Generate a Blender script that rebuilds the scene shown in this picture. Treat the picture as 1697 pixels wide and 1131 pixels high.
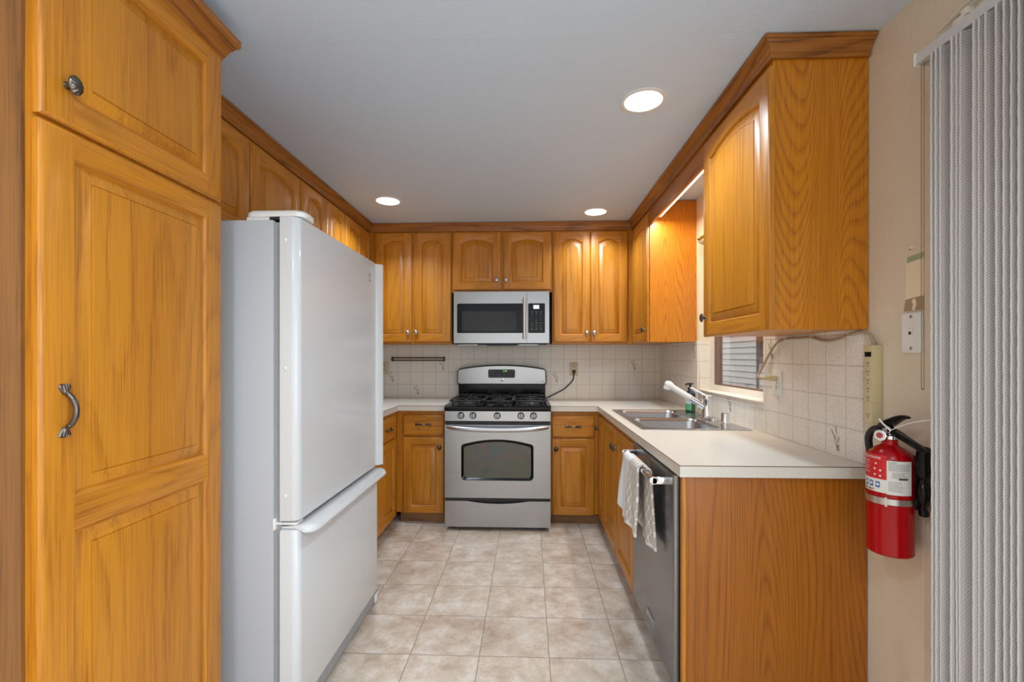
import bpy, bmesh, math, random
from mathutils import Vector, Matrix
from mathutils.geometry import tessellate_polygon
random.seed(7)
PI = math.pi
for o in list(bpy.data.objects):
    bpy.data.objects.remove(o, do_unlink=True)
scene = bpy.context.scene
COL = scene.collection

# ------------------------------------------------------------------ camera
F_PX, W_PX = 750.0, 1697.0
cam_d = bpy.data.cameras.new('camera')
cam_d.sensor_width = 36.0
cam_d.lens = F_PX / W_PX * 36.0
cam_d.shift_y = 25.5 / W_PX
cam_d.clip_start = 0.02
cam = bpy.data.objects.new('camera', cam_d)
COL.objects.link(cam)
cam.location = (0, 0, 1.29)
cam.rotation_euler = (PI / 2, 0, math.atan(27.5 / 750.0))
scene.camera = cam

# ------------------------------------------------------------------ view, world, lights
vs = scene.view_settings
vs.view_transform = 'Standard'
vs.look = 'None'
vs.exposure = -0.05
vs.gamma = 1.0
vs.use_curve_mapping = False

world = bpy.data.worlds.new('overcast sky')
scene.world = world
world.use_nodes = True
bg = world.node_tree.nodes['Background']
bg.inputs['Color'].default_value = (0.95, 0.97, 1.0, 1)
bg.inputs['Strength'].default_value = 1.7

def area(name, loc, rot, size, power, color, size_y=None, shape='DISK', spread=PI):
    d = bpy.data.lights.new(name, 'AREA')
    d.shape = shape
    d.size = size
    if size_y: d.size_y = size_y
    d.energy = power
    d.color = color
    d.spread = spread
    o = bpy.data.objects.new(name, d)
    COL.objects.link(o)
    o.location = loc
    o.rotation_euler = rot
    return o

# daylight entering through the patio door on the right, and unseen fill light added at the rear wall
area('patio_daylight', (1.13, -0.75, 1.15), (0, PI / 2, 0), 1.9, 52, (0.76, 0.89, 1.0), 2.0, 'RECTANGLE')
area('rear_fill', (-0.45, -2.93, 1.35), (PI / 2, 0, 0), 2.3, 20, (0.80, 0.91, 1.0), 2.0, 'RECTANGLE')

# ------------------------------------------------------------------ helpers: colour and materials
def lin(c):
    c = c / 255.0
    return c / 12.92 if c <= 0.04045 else ((c + 0.055) / 1.055) ** 2.4

def rgb(r, g, b):
    return (lin(r), lin(g), lin(b), 1.0)

class NT:
    """small helper for a node material"""
    def __init__(self, name):
        self.m = bpy.data.materials.new(name)
        self.m.use_nodes = True
        self.t = self.m.node_tree
        self.b = self.t.nodes['Principled BSDF']
        self.out = self.t.nodes['Material Output']
    def n(self, kind, **kw):
        nd = self.t.nodes.new(kind)
        for k, v in kw.items():
            if hasattr(nd, k): setattr(nd, k, v)
            else: nd.inputs[k].default_value = v
        return nd
    def l(self, a, b):
        self.t.links.new(a, b)
    def math(self, op, a, b=None, c=None):
        nd = self.n('ShaderNodeMath', operation=op)
        for i, v in enumerate((a, b, c)):
            if v is None: continue
            if isinstance(v, (int, float)): nd.inputs[i].default_value = v
            else: self.l(v, nd.inputs[i])
        return nd.outputs[0]
    def mix(self, f, a, b, blend='MIX'):
        nd = self.n('ShaderNodeMix', data_type='RGBA', blend_type=blend)
        for i, v in ((0, f), (6, a), (7, b)):
            if isinstance(v, (int, float)): nd.inputs[i].default_value = v
            elif isinstance(v, tuple): nd.inputs[i].default_value = v
            else: self.l(v, nd.inputs[i])
        return nd.outputs[2]
    def coords(self, scale=(1, 1, 1), rand=False):
        tc = self.n('ShaderNodeTexCoord')
        src = tc.outputs['Object']
        if rand:
            oi = self.n('ShaderNodeObjectInfo')
            mu = self.n('ShaderNodeVectorMath', operation='MULTIPLY')
            cb = self.n('ShaderNodeCombineXYZ')
            for i in range(3): self.l(oi.outputs['Random'], cb.inputs[i])
            self.l(cb.outputs[0], mu.inputs[0]); mu.inputs[1].default_value = (7.3, 5.1, 11.7)
            ad = self.n('ShaderNodeVectorMath', operation='ADD')
            self.l(src, ad.inputs[0]); self.l(mu.outputs[0], ad.inputs[1])
            src = ad.outputs[0]
        mp = self.n('ShaderNodeMapping')
        mp.inputs['Scale'].default_value = scale
        self.l(src, mp.inputs['Vector'])
        return mp.outputs[0]
    def noise(self, vec, scale, detail=2.0, rough=0.5, dist=0.0):
        nd = self.n('ShaderNodeTexNoise')
        nd.inputs['Scale'].default_value = scale
        nd.inputs['Detail'].default_value = detail
        nd.inputs['Roughness'].default_value = rough
        nd.inputs['Distortion'].default_value = dist
        self.l(vec, nd.inputs['Vector'])
        return nd.outputs[0]
    def ramp(self, f, stops):
        nd = self.n('ShaderNodeValToRGB')
        cr = nd.color_ramp
        while len(cr.elements) < len(stops): cr.elements.new(0.5)
        for e, (p, c) in zip(cr.elements, stops):
            e.position = p
            e.color = c if isinstance(c, tuple) else (c, c, c, 1)
        self.l(f, nd.inputs[0])
        return nd.outputs[0]
    def bump(self, h, strength=0.2, dist=0.002):
        nd = self.n('ShaderNodeBump')
        nd.inputs['Strength'].default_value = strength
        nd.inputs['Distance'].default_value = dist
        self.l(h, nd.inputs['Height'])
        self.l(nd.outputs[0], self.b.inputs['Normal'])
    def set(self, **kw):
        for k, v in kw.items():
            self.b.inputs[k.replace('_', ' ')].default_value = v
        return self

def plain(name, col, rough=0.5, metal=0.0, coat=0.0, spec=0.5, bump=None):
    t = NT(name)
    t.set(Base_Color=col, Roughness=rough, Metallic=metal)
    t.b.inputs['Coat Weight'].default_value = coat
    t.b.inputs['Specular IOR Level'].default_value = spec
    v = t.coords((1, 1, 1))
    nz = t.noise(v, 60, 3)
    c2 = t.mix(t.math('MULTIPLY', nz, 0.12), col, tuple(x * 0.8 for x in col[:3]) + (1,))
    t.l(c2, t.b.inputs['Base Color'])
    if bump: t.bump(t.noise(v, bump[0], 3), bump[1], bump[2])
    return t.m

def wood(name, light, dark, axis='z', rings=9.0, scale=4.0, ringmix=0.55, staves=0.0, rough=0.42, st=0.10, fdist=0.45):
    t = NT(name)
    sc = {'z': (1, 1, st), 'x': (st, 1, 1), 'y': (1, st, 1)}[axis]
    v = t.coords(sc, rand=True)
    base = t.noise(v, scale, 1.5, 0.45, 0.25)
    fine = t.noise(t.coords({'z': (1, 1, 0.25), 'x': (0.25, 1, 1), 'y': (1, 0.25, 1)}[axis], rand=True), 38, 2, 0.6)
    fr = t.math('FRACT', t.math('ADD', t.math('MULTIPLY', base, rings), t.math('MULTIPLY', fine, fdist)))
    ring = t.ramp(fr, [(0.0, 0.85), (0.12, 0.25), (0.55, 0.05), (0.86, 0.55), (1.0, 0.9)])
    ps = {'z': (1, 1, 0.02), 'x': (0.02, 1, 1), 'y': (1, 0.02, 1)}[axis]
    v2 = t.coords(ps, rand=True)
    pores = t.ramp(t.noise(v2, 260, 2, 0.6), [(0.42, 0.0), (0.62, 1.0)])
    broad = t.noise(v, 2.2, 2)
    f = t.math('MULTIPLY', ring, ringmix)
    f = t.math('ADD', f, t.math('MULTIPLY', t.math('MULTIPLY', pores, ring), 0.30))
    f = t.math('ADD', f, t.math('MULTIPLY', pores, 0.26))
    f = t.math('ADD', f, t.math('MULTIPLY', t.math('SUBTRACT', broad, 0.5), 0.22))
    if staves:
        sep = t.n('ShaderNodeSeparateXYZ')
        t.l(t.coords((1, 1, 1)), sep.inputs[0])
        fl = t.math('FLOOR', t.math('DIVIDE', sep.outputs[0], staves))
        wn = t.n('ShaderNodeTexWhiteNoise', noise_dimensions='1D')
        t.l(fl, wn.inputs['W'])
        f = t.math('ADD', f, t.math('MULTIPLY', t.math('SUBTRACT', wn.outputs[0], 0.5), 0.28))
    cl = t.n('ShaderNodeClamp'); t.l(f, cl.inputs[0])
    t.l(t.mix(cl.outputs[0], light, dark), t.b.inputs['Base Color'])
    t.set(Roughness=rough)
    t.b.inputs['Coat Weight'].default_value = 0.16
    t.b.inputs['Coat Roughness'].default_value = 0.2
    t.bump(pores, 0.05, 0.0006)
    return t.m

def stainless(name, col=(0.41, 0.41, 0.42, 1), rough=0.28, axis='x', bump=0.05):
    t = NT(name)
    t.set(Base_Color=col, Roughness=rough, Metallic=1.0)
    sc = {'x': (2, 2, 1600), 'z': (1600, 1600, 2), 'y': (1600, 2, 1600)}[axis]
    nz = t.noise(t.coords(sc), 1.0, 3, 0.6)
    t.l(t.math('ADD', t.math('MULTIPLY', nz, 0.16), rough - 0.06), t.b.inputs['Roughness'])
    t.bump(nz, bump, 0.002)
    return t.m

def emit(name, col, strength):
    t = NT(name)
    t.set(Base_Color=col)
    t.b.inputs['Emission Color'].default_value = col
    t.b.inputs['Emission Strength'].default_value = strength
    return t.m

def glass(name, tint=(1, 1, 1, 1), rough=0.0, refl=0.5):
    t = NT(name)
    tr = t.n('ShaderNodeBsdfTransparent'); tr.inputs[0].default_value = tint
    gl = t.n('ShaderNodeBsdfGlossy'); gl.inputs['Roughness'].default_value = rough
    fr = t.n('ShaderNodeFresnel'); fr.inputs[0].default_value = 1.45
    mx = t.n('ShaderNodeMixShader')
    t.l(t.math('MULTIPLY', fr.outputs[0], refl), mx.inputs[0])
    t.l(tr.outputs[0], mx.inputs[1]); t.l(gl.outputs[0], mx.inputs[2])
    t.l(mx.outputs[0], t.out.inputs['Surface'])
    return t.m

M = {}
WL, WD = rgb(200, 129, 28), rgb(144, 80, 8)
M['wood_v'] = wood('oak_vertical_grain', WL, WD, 'z', 16, 5.0, 0.28)
M['wood_h'] = wood('oak_horizontal_grain', WL, WD, 'x', 16, 5.0, 0.28)
M['panel'] = wood('oak_panel', rgb(200, 130, 28), rgb(146, 82, 8), 'z', 18, 3.0, 0.30, staves=0.105)
M['crown_x'] = wood('crown_oak_along_x', rgb(170, 106, 36), rgb(102, 56, 14), 'x', 7, 8.0, 0.6)
M['crown_y'] = wood('crown_oak_along_y', rgb(170, 106, 36), rgb(102, 56, 14), 'y', 7, 8.0, 0.6)
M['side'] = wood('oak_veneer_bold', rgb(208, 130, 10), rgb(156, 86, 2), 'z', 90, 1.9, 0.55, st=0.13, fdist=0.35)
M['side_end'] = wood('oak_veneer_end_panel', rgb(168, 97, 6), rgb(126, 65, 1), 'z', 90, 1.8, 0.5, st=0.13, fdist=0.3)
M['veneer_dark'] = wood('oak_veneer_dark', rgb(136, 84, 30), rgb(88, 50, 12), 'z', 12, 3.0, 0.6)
M['toe'] = wood('toe_kick_board', rgb(150, 108, 66), rgb(96, 62, 34), 'x', 5, 5.0, 0.4, rough=0.6)
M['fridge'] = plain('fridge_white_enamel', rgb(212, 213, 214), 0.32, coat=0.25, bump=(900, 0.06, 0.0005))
M['fridge_side'] = plain('fridge_side_shaded_enamel', rgb(182, 183, 186), 0.42, bump=(900, 0.1, 0.0005))  # white enamel darkened, the side's shade is put into its colour
M['gasket'] = plain('grey_gasket', rgb(150, 152, 154), 0.6)
M['white_plastic'] = plain('white_plastic', rgb(232, 231, 228), 0.35)
M['black'] = plain('black_gloss', (0.004, 0.004, 0.005, 1), 0.14, spec=0.22)
M['black_matte'] = plain('black_matte', (0.012, 0.012, 0.013, 1), 0.5)
M['iron'] = plain('cast_iron', (0.02, 0.02, 0.021, 1), 0.42, bump=(500, 0.25, 0.0006))
M['steel'] = stainless('brushed_stainless')
M['steel_dark'] = stainless('dishwasher_stainless', (0.27, 0.28, 0.295, 1), 0.24, 'y', 0.03)
M['steel_sink'] = stainless('sink_stainless', (0.50, 0.50, 0.51, 1), 0.24, 'y', 0.03)
M['steel_knob'] = plain('satin_knob_steel', (0.30, 0.30, 0.31, 1), 0.27, 1.0)
M['steel_handle'] = plain('satin_handle_steel', (0.62, 0.62, 0.64, 1), 0.40, 1.0)
M['burner_metal'] = plain('burner_metal', (0.12, 0.12, 0.125, 1), 0.45, 0.8)
M['chrome'] = plain('chrome', (0.82, 0.82, 0.84, 1), 0.08, 1.0)
M['knob'] = plain('antique_pewter', (0.15, 0.125, 0.105, 1), 0.34, 1.0)
M['nickel'] = plain('brushed_knob_metal', (0.55, 0.55, 0.56, 1), 0.3, 1.0)
M['bronze'] = plain('bronze_rod', rgb(86, 58, 36), 0.35, 0.6)
M['brass'] = plain('brass', rgb(190, 150, 80), 0.25, 1.0)
M['almond'] = plain('almond_plastic', rgb(206, 190, 148), 0.42)
M['almond_light'] = plain('ivory_plastic', rgb(206, 192, 160), 0.42)
M['cord'] = plain('beige_cord', rgb(172, 150, 124), 0.5)
M['slot'] = plain('dark_slots', rgb(52, 44, 36), 0.6)
M['red'] = plain('fire_red_paint', rgb(160, 0, 8), 0.22, coat=0.12, spec=0.3)
M['label_white'] = plain('label_white', rgb(216, 212, 204), 0.4)
M['label_red'] = plain('label_red', rgb(196, 20, 26), 0.4)
M['label_blue'] = plain('label_blue', rgb(28, 96, 170), 0.4)
M['ink'] = plain('label_ink', rgb(60, 58, 56), 0.5)
M['ink_grey'] = plain('label_grey_ink', rgb(128, 126, 122), 0.5)
M['key_ink'] = plain('keypad_ink', rgb(120, 122, 124), 0.5)
M['mesh_window'] = plain('oven_window_grey', (0.03, 0.03, 0.031, 1), 0.25, spec=0.25)
M['cream_paint'] = plain('cream_window_paint', rgb(236, 228, 214), 0.45)
M['white_paint'] = plain('white_paint', rgb(238, 234, 226), 0.5)
M['brown_trim'] = plain('brown_window_trim', rgb(128, 98, 84), 0.5)
M['dark_trim'] = plain('dark_exterior_trim', rgb(84, 66, 58), 0.6)
M['pane'] = glass('window_pane', (0.97, 0.98, 0.98, 1))
M['lamp_lens'] = emit('lamp_lens', (1.0, 0.97, 0.92, 1), 6.0)
M['tube_lens'] = emit('tube_lens', (1.0, 0.86, 0.60, 1), 2.2)
M['green_digits'] = emit('green_digits', (0.25, 0.9, 0.1, 1), 0.8)
M['clock_lcd'] = emit('clock_display', (0.62, 0.74, 0.95, 1), 0.7)
M['vane_cord'] = plain('vane_piping', rgb(208, 203, 200), 0.9)
M['bottle_glass'] = plain('bottle_blue_green', rgb(14, 44, 62), 0.12, coat=0.5)
M['soap_green'] = plain('soap_green', rgb(30, 92, 52), 0.15, coat=0.5)
M['soap_label'] = plain('soap_label', rgb(190, 212, 208), 0.4)
M['rail_white'] = plain('headrail_white', rgb(205, 203, 204), 0.35)
M['motif_brown'] = plain('tile_print_brown', rgb(140, 122, 100), 0.4)
M['motif_grey'] = plain('tile_print_grey', rgb(158, 148, 134), 0.4)
M['dark_interior'] = plain('lamp_trim_white', rgb(225, 225, 224), 0.4)
M['siding_post'] = plain('pole_brown', rgb(72, 56, 48), 0.6)

def paint_mat(name, col, scale, strength):
    t = NT(name)
    v = t.coords()
    n1 = t.ramp(t.noise(v, scale, 4, 0.55), [(0.35, 0.0), (0.7, 1.0)])
    n2 = t.noise(v, 1.7, 2)
    t.l(t.mix(t.math('MULTIPLY', n2, 0.15), col, tuple(x * 0.85 for x in col[:3]) + (1,)), t.b.inputs['Base Color'])
    t.set(Roughness=0.6)
    t.b.inputs['Specular IOR Level'].default_value = 0.3
    t.bump(n1, strength, 0.002)
    return t.m
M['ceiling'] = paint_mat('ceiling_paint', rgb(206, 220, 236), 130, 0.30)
M['wall'] = paint_mat('wall_beige_paint', rgb(222, 207, 186), 70, 0.30)
M['wall_cream'] = paint_mat('window_wall_cream_paint', rgb(232, 218, 194), 70, 0.12)

def floor_mat():
    t = NT('travertine_vinyl_tile')
    sep = t.n('ShaderNodeSeparateXYZ')
    v = t.coords()
    t.l(v, sep.inputs[0])
    def cell(out, off, pitch):
        a = t.math('DIVIDE', t.math('SUBTRACT', out, off), pitch)
        f = t.math('FRACT', a)
        d = t.math('MULTIPLY', t.math('MINIMUM', f, t.math('SUBTRACT', 1.0, f)), pitch)
        return t.math('FLOOR', a), d
    cx, dx = cell(sep.outputs[0], 0.088 - 30 * 0.30, 0.30)
    cy, dy = cell(sep.outputs[1], 1.94 - 30 * 0.2955, 0.2955)
    d = t.math('MINIMUM', dx, dy)
    cb = t.n('ShaderNodeCombineXYZ'); t.l(cx, cb.inputs[0]); t.l(cy, cb.inputs[1])
    wn = t.n('ShaderNodeTexWhiteNoise', noise_dimensions='3D'); t.l(cb.outputs[0], wn.inputs['Vector'])
    off = t.n('ShaderNodeVectorMath', operation='SCALE'); t.l(wn.outputs['Color'], off.inputs[0]); off.inputs['Scale'].default_value = 9.0
    ad = t.n('ShaderNodeVectorMath', operation='ADD'); t.l(v, ad.inputs[0]); t.l(off.outputs[0], ad.inputs[1])
    n1 = t.noise(ad.outputs[0], 7.5, 8, 0.72, 0.1)
    n2 = t.noise(ad.outputs[0], 70, 4, 0.65)
    n3 = t.noise(ad.outputs[0], 34, 4, 0.65, 0.6)
    c = t.ramp(n1, [(0.32, rgb(172, 150, 130)), (0.50, rgb(203, 186, 169)), (0.66, rgb(222, 212, 202))])
    speck = t.ramp(n2, [(0.60, 0.0), (0.70, 1.0)])
    pits = t.ramp(n3, [(0.64, 0.0), (0.70, 1.0)])
    c = t.mix(t.math('MULTIPLY', speck, 0.35), c, rgb(150, 122, 98))
    c = t.mix(t.math('MULTIPLY', pits, 0.30), c, rgb(142, 114, 92))
    c = t.mix(t.math('MULTIPLY', t.math('SUBTRACT', wn.outputs['Value'], 0.35), 0.22), c, rgb(150, 126, 102))
    g = t.ramp(d, [(0.0011, 1.0), (0.0026, 0.0)])
    c = t.mix(t.math('MULTIPLY', g, 0.75), c, rgb(118, 102, 88))
    t.l(c, t.b.inputs['Base Color'])
    t.set(Roughness=0.38)
    t.l(t.math('ADD', t.math('MULTIPLY', n1, 0.2), 0.27), t.b.inputs['Roughness'])
    h = t.math('SUBTRACT', t.math('MULTIPLY', n2, 0.15), g)
    t.bump(h, 0.25, 0.0012)
    return t.m
M['floor'] = floor_mat()

def tile_mat(name, axis, oa, oz, pitch_a=0.115, pitch_z=0.1135):
    t = NT(name)
    sep = t.n('ShaderNodeSeparateXYZ')
    v = t.coords()
    t.l(v, sep.inputs[0])
    def dist(out, off, pitch):
        f = t.math('FRACT', t.math('DIVIDE', t.math('SUBTRACT', out, off - 50 * pitch), pitch))
        return t.math('MULTIPLY', t.math('MINIMUM', f, t.math('SUBTRACT', 1.0, f)), pitch)
    d = t.math('MINIMUM', dist(sep.outputs[0 if axis == 'x' else 1], oa, pitch_a), dist(sep.outputs[2], oz, pitch_z))
    n1 = t.noise(v, 230, 3, 0.6)
    n2 = t.noise(v, 8, 2)
    c = t.ramp(n1, [(0.38, rgb(218, 209, 198)), (0.56, rgb(243, 238, 230))])
    c = t.mix(t.math('MULTIPLY', n2, 0.2), c, rgb(205, 192, 178))
    g = t.ramp(d, [(0.0008, 1.0), (0.0018, 0.0)])
    c = t.mix(t.math('MULTIPLY', g, 0.55), c, rgb(165, 145, 126))
    t.l(c, t.b.inputs['Base Color'])
    t.set(Roughness=0.3)
    t.bump(t.math('SUBTRACT', t.math('MULTIPLY', n1, 0.1), g), 0.3, 0.001)
    return t.m
M['tile_x'] = tile_mat('backsplash_tile_along_x', 'x', -0.952, 1.038)
M['tile_y'] = tile_mat('backsplash_tile_along_y', 'y', 1.814, 1.027, 0.1115, 0.1145)

def laminate():
    t = NT('cream_laminate')
    v = t.coords()
    n1 = t.noise(v, 320, 3, 0.6)
    c = t.ramp(n1, [(0.36, rgb(200, 189, 172)), (0.52, rgb(217, 210, 199))])
    t.l(c, t.b.inputs['Base Color'])
    t.set(Roughness=0.32)
    return t.m
M['laminate'] = laminate()
M['laminate_seam'] = plain('laminate_seam', rgb(120, 98, 76), 0.5)

def siding():
    t = NT('grey_lap_siding')
    v = t.coords()
    n = t.noise(v, 5, 3)
    t.l(t.mix(n, rgb(186, 182, 180), rgb(202, 198, 195)), t.b.inputs['Base Color'])
    t.set(Roughness=0.7)
    return t.m
M['siding'] = siding()
M['siding_lap_shade'] = plain('siding_painted_shadow', rgb(104, 100, 98), 0.8)

def fabric_mat():
    t = NT('woven_vane_fabric')
    sep = t.n('ShaderNodeSeparateXYZ')
    v = t.coords()
    t.l(v, sep.inputs[0])
    a = t.math('SINE', t.math('MULTIPLY', t.math('ADD', sep.outputs[0], t.math('MULTIPLY', sep.outputs[2], 1.0)), 900))
    b = t.math('SINE', t.math('MULTIPLY', t.math('SUBTRACT', sep.outputs[0], t.math('MULTIPLY', sep.outputs[2], 0.6)), 900))
    w = t.math('ADD', t.math('MULTIPLY', a, 0.35), t.math('MULTIPLY', b, 0.15))
    c = t.mix(t.math('ADD', w, 0.5), rgb(164, 158, 157), rgb(206, 201, 199))
    t.l(c, t.b.inputs['Base Color'])
    t.set(Roughness=0.9)
    t.b.inputs['Specular IOR Level'].default_value = 0.1
    t.bump(w, 0.3, 0.001)
    return t.m
M['fabric'] = fabric_mat()

def towel_mat(name, pattern):
    t = NT(name)
    v = t.coords()
    nz = t.noise(v, 700, 2)
    c = rgb(222, 220, 220)
    if pattern:
        uv = t.n('ShaderNodeUVMap')
        sep = t.n('ShaderNodeSeparateXYZ'); t.l(uv.outputs[0], sep.inputs[0])
        k = 2 * PI / 0.036
        sx = t.math('SINE', t.math('MULTIPLY', sep.outputs[0], k))
        sy = t.math('COSINE', t.math('MULTIPLY', sep.outputs[1], k * 0.62))
        q = t.math('ABSOLUTE', t.math('ADD', sx, sy))
        band = t.ramp(q, [(0.22, 1.0), (0.34, 0.0)])
        c = t.mix(band, rgb(190, 181, 171), rgb(230, 227, 224))
        t.l(c, t.b.inputs['Base Color'])
    else:
        t.set(Base_Color=c)
    t.set(Roughness=0.95)
    t.b.inputs['Specular IOR Level'].default_value = 0.05
    t.bump(nz, 0.5, 0.002)
    return t.m
M['towel'] = towel_mat('towel_pattern', True)
M['towel_hem'] = towel_mat('towel_hem', False)

def oven_glass():
    t = NT('oven_door_glass')
    v = t.coords()
    n = t.noise(v, 7, 3, 0.6, 0.6)
    c = t.ramp(n, [(0.3, rgb(64, 72, 62)), (0.45, rgb(76, 80, 62)), (0.55, rgb(84, 72, 64)), (0.7, rgb(64, 76, 76))])
    t.l(c, t.b.inputs['Base Color'])
    t.set(Roughness=0.12)
    t.b.inputs['Coat Weight'].default_value = 0.5
    t.b.inputs['Coat Roughness'].default_value = 0.05
    return t.m
M['oven_glass'] = oven_glass()

# ------------------------------------------------------------------ helpers: geometry
class MB:
    """collects shapes, then links them as one mesh object"""
    def __init__(self):
        self.v, self.f, self.mi, self.sm = [], [], [], []
        self.uv = None
    def add(self, verts, faces, mi=0, smooth=False):
        o = len(self.v)
        self.v += [Vector(p) for p in verts]
        for f in faces:
            self.f.append(tuple(i + o for i in f)); self.mi.append(mi); self.sm.append(smooth)
        return self
    def box(self, x0, x1, y0, y1, z0, z1, mi=0, bev=0.0, seg=2):
        if x1 < x0: x0, x1 = x1, x0
        if y1 < y0: y0, y1 = y1, y0
        if z1 < z0: z0, z1 = z1, z0
        if bev <= 0:
            vs_ = [(x, y, z) for z in (z0, z1) for y in (y0, y1) for x in (x0, x1)]
            return self.add(vs_, [(0, 2, 3, 1), (4, 5, 7, 6), (0, 1, 5, 4), (2, 6, 7, 3), (0, 4, 6, 2), (1, 3, 7, 5)], mi)
        bm = bmesh.new()
        bmesh.ops.create_cube(bm, size=1)
        for q in bm.verts:
            q.co = Vector(((x0 + x1) / 2 + q.co.x * (x1 - x0), (y0 + y1) / 2 + q.co.y * (y1 - y0), (z0 + z1) / 2 + q.co.z * (z1 - z0)))
        bmesh.ops.bevel(bm, geom=list(bm.edges), offset=bev, segments=seg, profile=0.5, affect='EDGES')
        return self.bm(bm, mi, True)
    def bm(self, bm, mi=0, smooth=False):
        bm.verts.index_update()
        self.add([q.co.copy() for q in bm.verts], [[q.index for q in f.verts] for f in bm.faces], mi, smooth)
        bm.free()
        return self
    def loops(self, loops, mi=0, smooth=True, cap0=True, cap1=True, closed=True):
        n = len(loops[0]); vs_ = [p for lp in loops for p in lp]; fs = []
        for k in range(len(loops) - 1):
            for i in range(n if closed else n - 1):
                j = (i + 1) % n
                fs.append((k * n + i, k * n + j, (k + 1) * n + j, (k + 1) * n + i))
        self.add(vs_, fs, mi, smooth)
        if cap0: self.add(loops[0], [tuple(reversed(range(n)))], mi)
        if cap1: self.add(loops[-1], [tuple(range(n))], mi)
        return self
    def lathe(self, prof, c, axis='z', seg=24, mi=0, smooth=True, cap=True, sx=1.0, sy=1.0):
        """prof: (radius, height) pairs, turned around the axis through c"""
        lp = []
        for r, h in prof:
            ring = []
            for i in range(seg):
                a = 2 * PI * i / seg
                p, q = r * math.cos(a) * sx, r * math.sin(a) * sy
                d = {'z': (p, q, h), '-y': (p, -h, q), 'x': (h, p, q), '-x': (-h, q, p), 'y': (q, h, p)}[axis]
                ring.append((c[0] + d[0], c[1] + d[1], c[2] + d[2]))
            lp.append(ring)
        return self.loops(lp, mi, smooth, cap, cap)
    def tube(self, path, r, seg=10, mi=0, caps=True, flat=1.0):
        """a round bar along a path; r may be a list, one radius per point"""
        P = [Vector(p) for p in path]; n = len(P)
        R = r if isinstance(r, (list, tuple)) else [r] * n
        T = [(P[min(i + 1, n - 1)] - P[max(i - 1, 0)]).normalized() for i in range(n)]
        up = Vector((0, 0, 1)) if abs(T[0].z) < 0.9 else Vector((0, 1, 0))
        N = (up - T[0] * up.dot(T[0])).normalized()
        lp = []
        for i in range(n):
            N = (N - T[i] * N.dot(T[i])).normalized()
            B = T[i].cross(N)
            lp.append([P[i] + (N * math.cos(2 * PI * k / seg) + B * math.sin(2 * PI * k / seg) * flat) * R[i] for k in range(seg)])
        return self.loops(lp, mi, True, caps, caps)
    def prism(self, poly, plane, a, b, mi=0, smooth=False):
        """poly in the plane 'xy', 'xz' or 'yz', pushed from a to b along the third axis"""
        def P(p, t): return {'xy': (p[0], p[1], t), 'xz': (p[0], t, p[1]), 'yz': (t, p[0], p[1])}[plane]
        n = len(poly)
        self.add([P(p, a) for p in poly] + [P(p, b) for p in poly],
                 [(i, (i + 1) % n, n + (i + 1) % n, n + i) for i in range(n)], mi, smooth)
        tri = tessellate_polygon([[Vector((p[0], p[1], 0)) for p in poly]])
        self.add([P(p, a) for p in poly], [tuple(t) for t in tri], mi)
        self.add([P(p, b) for p in poly], [tuple(t) for t in tri], mi)
        return self
    def plate(self, outer, holes, plane, a, b, mi=0):
        """a plate with holes, with its inner and outer edges"""
        def P(p, t): return {'xy': (p[0], p[1], t), 'xz': (p[0], t, p[1]), 'yz': (t, p[0], p[1])}[plane]
        pts = [p for lp in [outer] + holes for p in lp]
        tri = tessellate_polygon([[Vector((p[0], p[1], 0)) for p in lp] for lp in [outer] + holes])
        for t in (a, b): self.add([P(p, t) for p in pts], [tuple(q) for q in tri], mi)
        for lp in [outer] + holes:
            n = len(lp)
            self.add([P(p, a) for p in lp] + [P(p, b) for p in lp], [(i, (i + 1) % n, n + (i + 1) % n, n + i) for i in range(n)], mi)
        return self
    def slab(self, us, vs_, filled, plane, a, b, mi=0, mi_edge=None):
        """cells of a grid, one thickness: a board or wall with openings"""
        def P(u, v, t): return {'xy': (u, v, t), 'xz': (u, t, v), 'yz': (t, u, v)}[plane]
        nu, nv = len(us) - 1, len(vs_) - 1
        F = lambda i, j: 0 <= i < nu and 0 <= j < nv and filled(i, j)
        me = mi if mi_edge is None else mi_edge
        for i in range(nu):
            for j in range(nv):
                if not F(i, j): continue
                u0, u1, v0, v1 = us[i], us[i + 1], vs_[j], vs_[j + 1]
                for t in (a, b): self.add([P(u0, v0, t), P(u1, v0, t), P(u1, v1, t), P(u0, v1, t)], [(0, 1, 2, 3)], mi)
                for di, dj, e in ((-1, 0, ((u0, v0), (u0, v1))), (1, 0, ((u1, v0), (u1, v1))), (0, -1, ((u0, v0), (u1, v0))), (0, 1, ((u0, v1), (u1, v1)))):
                    if not F(i + di, j + dj):
                        self.add([P(*e[0], a), P(*e[1], a), P(*e[1], b), P(*e[0], b)], [(0, 1, 2, 3)], me)
        return self
    def build(self, name, mats, parent=None, origin=None, rot=0.0, loc=None):
        """links ONE mesh object; vertices are in world space unless loc (local vertices) is given"""
        me = bpy.data.meshes.new(name)
        if loc is None:
            if origin is None:
                if parent is not None: origin = wpos(parent)
                else:
                    xs = [p.x for p in self.v]; ys = [p.y for p in self.v]; zs = [p.z for p in self.v]
                    origin = Vector(((min(xs) + max(xs)) / 2, (min(ys) + max(ys)) / 2, min(zs)))
            origin = Vector(origin)
            vs_ = [p - origin for p in self.v]
        else:
            origin = Vector(loc); vs_ = self.v
        me.from_pydata([tuple(p) for p in vs_], [], self.f)
        if not isinstance(mats, (list, tuple)): mats = [mats]
        for m in mats: me.materials.append(m)
        for p, mi, sm in zip(me.polygons, self.mi, self.sm):
            p.material_index = mi; p.use_smooth = sm
        bm = bmesh.new(); bm.from_mesh(me)
        bmesh.ops.remove_doubles(bm, verts=bm.verts, dist=1e-6)
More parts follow.
